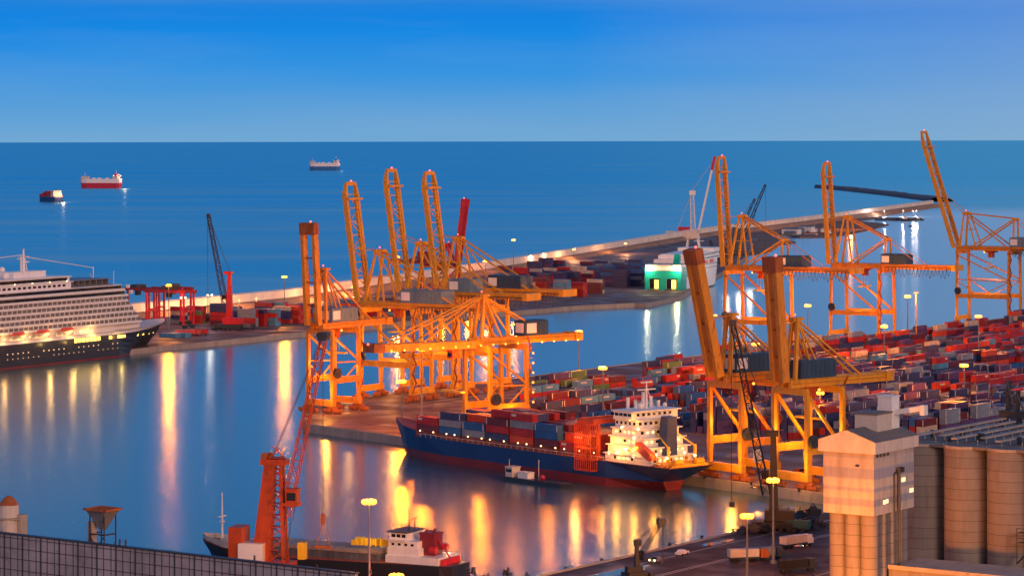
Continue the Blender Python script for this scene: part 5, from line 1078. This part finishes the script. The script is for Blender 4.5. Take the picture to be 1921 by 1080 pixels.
# breakwater terminal: stacks read from the front, each a (column, base row, colours bottom to top)
LS = [(322, 607, ['grey', 'dark blue', 'cream', 'red']), (350, 606, ['red', 'red', 'green']), (376, 604, ['red', 'maroon']), (397, 609, ['maroon', 'red', 'red', 'dark blue', 'dark blue']), (449, 612, ['red', 'red', 'grey', 'grey']), (470, 611, ['red', 'red', 'red', 'dark blue']), (491, 611, ['light blue', 'light blue', 'red', 'light blue']), (516, 606, ['red', 'dark blue', 'dark blue', 'cream']), (534, 606, ['red', 'orange red', 'red', 'orange red']), (556, 603, ['light blue', 'red', 'dark blue']), (575, 602, ['red', 'orange red', 'maroon']),
      (303, 633, ['light blue']), (322, 632.5, ['light blue']), (352, 597, ['maroon', 'red', 'red']), (420, 598, ['dark blue', 'dark blue', 'grey']), (480, 598, ['maroon', 'grey', 'dark blue', 'red']), (505, 597, ['red', 'maroon', 'teal green', 'light blue']), (536, 594, ['dark blue', 'red', 'red']), (560, 592, ['maroon', 'red', 'dark blue']),
      (600, 598, ['red', 'dark blue', 'teal green']), (626, 597, ['maroon', 'teal green', 'grey']), (652, 596, ['dark blue', 'maroon']), (680, 594, ['red', 'red']), (712, 592, ['grey', 'dark blue', 'red']), (742, 590, ['dark blue', 'dark blue', 'blue']), (768, 588, ['red', 'cream']), (800, 586, ['maroon', 'red', 'red']), (640, 584, ['maroon', 'red', 'blue']), (672, 582, ['red', 'grey']), (705, 580, ['maroon', 'dark blue', 'dark blue']), (738, 578, ['red', 'red']), (874, 582, ['maroon', 'red', 'dark blue']), (900, 580, ['red', 'grey', 'cream']), (925, 577, ['dark blue', 'maroon', 'teal green'])]
for px, py, cols in LS:
    for k in (0, 1): stack_at(W(px + 13, py) + U * (k * 2.55), AV, cols if k == 0 else cols[::-1], 'left terminal')
MS = [(936, 556, ['maroon', 'dark blue', 'dark blue', 'red']), (962, 556, ['grey', 'red', 'orange red', 'orange red']), (985, 556, ['cream', 'grey', 'red', 'grey']), (1012, 555, ['maroon', 'maroon', 'red', 'red', 'maroon']), (1052, 558, ['light blue', 'light blue', 'grey', 'light blue', 'grey']), (1082, 556, ['red', 'red', 'orange red', 'red']), (1115, 550, ['maroon', 'maroon', 'maroon', 'cream']),
      (1165, 538, ['dark blue'] * 5), (1190, 537, ['dark blue', 'dark blue', 'grey', 'dark blue']), (1140, 536, ['dark blue', 'purple', 'dark blue', 'blue', 'dark blue']), (965, 540, ['red', 'teal green', 'teal green']), (990, 538, ['maroon', 'teal green', 'teal green']), (1020, 537, ['maroon', 'red', 'maroon', 'dark blue']), (1046, 535, ['dark blue', 'dark blue', 'purple', 'dark blue']), (1072, 534, ['red', 'maroon', 'dark blue', 'dark blue']), (1098, 532, ['red', 'red', 'maroon', 'cream']), (1120, 527, ['dark blue', 'dark blue', 'dark blue']),
      (950, 527, ['red', 'orange red']), (976, 525, ['maroon', 'maroon', 'red', 'red']), (1003, 522, ['dark blue', 'dark blue', 'cream']), (1030, 520, ['red', 'dark blue', 'cream']), (1057, 518, ['cream', 'dark blue', 'red']), (1084, 517, ['cream', 'cream', 'cream']), (1112, 516, ['maroon', 'dark blue', 'blue']), (1140, 514, ['dark blue', 'dark blue', 'blue']), (1168, 513, ['dark blue', 'dark blue', 'dark blue']), (1190, 510, ['blue', 'dark blue', 'blue', 'dark blue']),
      (944, 510, ['dark blue', 'maroon']), (1000, 507, ['purple', 'dark blue', 'dark blue']), (1022, 506, ['dark blue', 'purple', 'dark blue', 'dark blue']), (1045, 505, ['dark blue', 'dark blue', 'maroon']), (1100, 502, ['dark blue', 'maroon']), (1128, 500, ['grey', 'dark blue']), (1206, 522, ['grey']), (1200, 534, ['red', 'cream']), (1160, 498, ['dark blue', 'grey'])]
for px, py, cols in MS:
    for k in (0, 1): stack_at(W(px, py) + U * (k * 2.55), AV, cols if k == 0 else cols[::-1], 'middle terminal')
# container ship's deck load (rows across the beam), x measured from the stern
r_ = random.Random(21)
for bi in range(7):
    x = 38 + bi * 13.2 + 6.1
    for j in range(7):
        y = -7.5 + j * 2.5; n = (2, 3, 4, 4, 3, 3, 2)[bi] - (1 if r_.random() < .3 else 0)
        for i in range(n):
            c = pick(r_, {'dark blue': 3, 'red': 3, 'grey': 2, 'blue': 2, 'maroon': 1.5, 'orange red': 1}) if bi else pick(r_, {'orange red': 3, 'red': 1})
            p = st0 + sd * x - star * y; CN.append([V((p.x, p.y, 10.25 + i * 2.6)), math.atan2(sd.y, sd.x), 12.19, c, i, n, 'ship deck', (1 if i == n - 1 else 0) + (1.4 if j == 6 else 0) + (1 if bi == 0 else 0)])
# main pier yard
r_ = random.Random(33)
PB = 2.95; PA = 12.75; NR = 6; BP = NR * PB + 10.5
b = 56
while b < 420:
    a = -175
    while a < 760:
        seg = r_.randint(5, 12); tall = r_.choice((2, 3, 3, 4, 4)); base = None; big = r_.random()
        pc = proj(G(a + seg * 6, b + 8))
        if 1440 < pc[0] < 1800 and 715 < pc[1] < 850: pal = {'dark blue': 9, 'purple': 5, 'grey': 2, 'red': 1.2, 'green': .3}; tall = 4
        elif pc[0] < 1290: pal = {'dark blue': 4, 'blue': 3, 'maroon': 2.5, 'light blue': 1, 'green': .6, 'red': 1.5, 'purple': 1}
        elif pc[1] < 668: pal = {'red': 5, 'orange red': 2.2, 'dark blue': 3, 'purple': 1.5, 'cream': 1.2, 'grey': 1.3, 'maroon': 1.5}
        else: pal = {'red': 6, 'maroon': 3.2, 'grey': 2.4, 'orange red': 1.2, 'dark blue': 3.4, 'light blue': 1.2, 'cream': 1.3, 'blue': 1.4, 'mustard': .5, 'green': .4, 'purple': 1.2}
        hts = {}
        for i in range(seg):
            for j in range(NR):
                p = G(a + i * PA + 6.1, b + j * PB); q = proj(p); dF = (p - FP).dot(FN)
                if not (985 < q[0] < 1990) or dF < 40 or (p.y < 985 and p.x > 60) or r_.random() < .05: h = 0
                elif q[0] < 1215 and p.y > 1205: h = 0
                else: h = max(0, min(5, tall + r_.choice((-3, -2, -1, -1, 0, 0, 0, 1))))
                hts[i, j] = h
        run = {}
        for j in range(NR):
            for i in range(seg):
                h = hts[i, j]; p = G(a + i * PA + 6.1, b + j * PB)
                for k in range(h):
                    if (j, k) not in run or r_.random() < .38: run[j, k] = pick(r_, pal)
                    ex = 0
                    if k == h - 1: ex += .9
                    if hts.get((i, j + 1), 0) <= k: ex += 1.3
                    if hts.get((i - 1, j), 0) <= k: ex += .5
                    if ex: CN.append([V((p.x, p.y, 3 + k * 2.6)), AU, 12.19, run[j, k], k, h, 'main yard', ex])
        a += seg * PA + (r_.choice((0, 0, 14)) if r_.random() < .7 else 6.5)
    b += BP
# occlusion by silos and off-screen rows lower the rank
def score(c):
    q = proj(c[0])
    if q[0] < -10 or q[0] > 1930: return 0
    s_ = c[7] * (1000 / c[0].y) ** 2
    if c[6] == 'main yard':
        if q[1] > 838 and q[0] > 1520: return 0
        if q[0] > 1700 and q[1] > 800: return .01
    return s_
CN.sort(key=score, reverse=True)
NI = 292
LMK = [(430, 560, 'by the red harbour crane'), (533, 560, 'under the lamp mast near the rust crane'), (340, 600, 'near the cruise ship bow'), (700, 580, 'behind the slim amber cranes'), (905, 575, 'behind the stays of the yellow crane'), (963, 500, 'below the tallest distant mast'), (1060, 540, 'on the middle terminal near its quay'), (1170, 520, 'beside the green ferry stern'), (1130, 740, 'by the mid pier lamp mast'), (1240, 690, 'at the pier edge left of the box boom cranes'),
       (1340, 700, 'behind the first box boom crane'), (1470, 690, 'between the two box boom cranes'), (1417, 655, 'below the first far crane'), (1600, 640, 'below the middle far crane'), (1658, 660, 'at the lamp by the middle far crane'), (1740, 650, 'between middle and tallest crane'), (1835, 640, 'below the tallest crane'), (1900, 670, 'at the right edge under the tallest crane'), (1808, 740, 'by the lamp mast among red containers'), (1640, 720, 'at the girder end of the box boom crane'), (1580, 770, 'behind the silo tower roof'), (1690, 750, 'above the silo conveyors'), (1880, 760, 'behind the silo roof machinery'), (1480, 790, 'left of the silo tower'), (1500, 740, 'under the box boom girder'), (1380, 760, 'behind the ship stern cranes')]
TIER = ['on the ground', 'on the second tier', 'on the third tier', 'on the fourth tier', 'on the fifth tier']
idx = {}
for c in CN: idx.setdefault((round(c[0].x), round(c[0].y)), {})[c[4]] = c
ind = CN[:NI]; labels = {}
for c in ind:
    q = proj(c[0] + V((0, 0, 1.3)))
    if c[6] == 'ship deck': lm = 'on the container ship ' + ('beside the orange gantry' if (c[0] - st0).dot(sd) < 62 else 'amidships' if (c[0] - st0).dot(sd) < 95 else 'near the bow')
    else:
        d, lm = min(((q[0] - x) ** 2 + (2.2 * (q[1] - y)) ** 2, n) for x, y, n in LMK)
    ax = c[0] + V((math.cos(c[1]), math.sin(c[1]), 0)) * 12.8
    dn = idx.get((round(c[0].x), round(c[0].y)), {}).get(c[4] - 1); up = idx.get((round(c[0].x), round(c[0].y)), {}).get(c[4] + 1)
    tr = 'topmost' if c[4] == c[5] - 1 and c[5] > 1 else ('lone' if c[5] == 1 else None)
    rel = (' upon a %s one' % dn[3]) if dn else ''
    rel2 = (' under a %s one' % up[3]) if up else ''
    if c[4] == c[5] - 1: l = f"{c[3]} container topmost of its stack{rel} {lm}" if c[5] > 1 else f"single {c[3]} container on the ground {lm}"
    else: l = f"{c[3]} container {'at ground level' if c[4] == 0 else ''}{rel}{rel2} {lm}".replace('  ', ' ')
    c.append(l.strip()); labels.setdefault(l.strip(), []).append(c)
# similar ones get what stands at their left, then place words along the row
def side(c):
    for s_ in (1, -1):
        for dd in (PA, 12.8):
            p = c[0] - V((math.cos(c[1]), math.sin(c[1]), 0)) * dd * s_; n = idx.get((round(p.x), round(p.y)), {}).get(c[4])
            if n: return (' left of ' if s_ < 0 else ' right of ') + n[3]
    return ''
ORD = ['leftmost', 'second from left', 'third from left', 'fourth from left', 'fifth from left', 'sixth from left', 'seventh from left', 'eighth from left', 'ninth from left', 'tenth from left']
for l, cs_ in labels.items():
    if len(cs_) > 1:
        cs_.sort(key=lambda c: proj(c[0])[0])
        for i, c in enumerate(cs_):
            c[8] = (ORD[min(i, 9)] if i < len(cs_) - 1 or len(cs_) > 10 else 'rightmost') + ' ' + l
for c in ind:
    o = bpy.data.objects.new('container', cme(c[2], c[3])); COL.objects.link(o); o.location = c[0]; o.rotation_euler.z = c[1] + (math.pi if c[1] == AV else 0)
    w = c[8].split(); tag(o, ' '.join(w[:16]), 'container', 'shipping containers of the ' + c[6])
allc = list(CC)
rest = MB()
import numpy as np
def simple(L):
    m = MB(); x = L / 2; m.box(-x + .05, -1.17, .1, x - .05, 1.17, 2.54)
    for sx in (-1, 1): m.box(sx * x - (.15 if sx > 0 else 0), -1.22, 0, sx * x + (0 if sx > 0 else .15), 1.22, 2.59)
    return m
sm = simple(12.19); SV = [V(v) for v in sm.v]
for c in CN[NI:]:
    if not c[7]: continue
    mt = Matrix.Translation(c[0]) @ Matrix.Rotation(c[1], 4, 'Z'); rest.add([mt @ v for v in SV], sm.f, allc.index(c[3]))
o = rest.obj('container_rows', [CM[k] for k in allc]); tag(o, 'rows of mixed red, blue and grey shipping containers filling the far parts of the yards', 'containers', kind='stuff')
print('CONTAINERS', len(CN), len(set(c[8] for c in ind)))
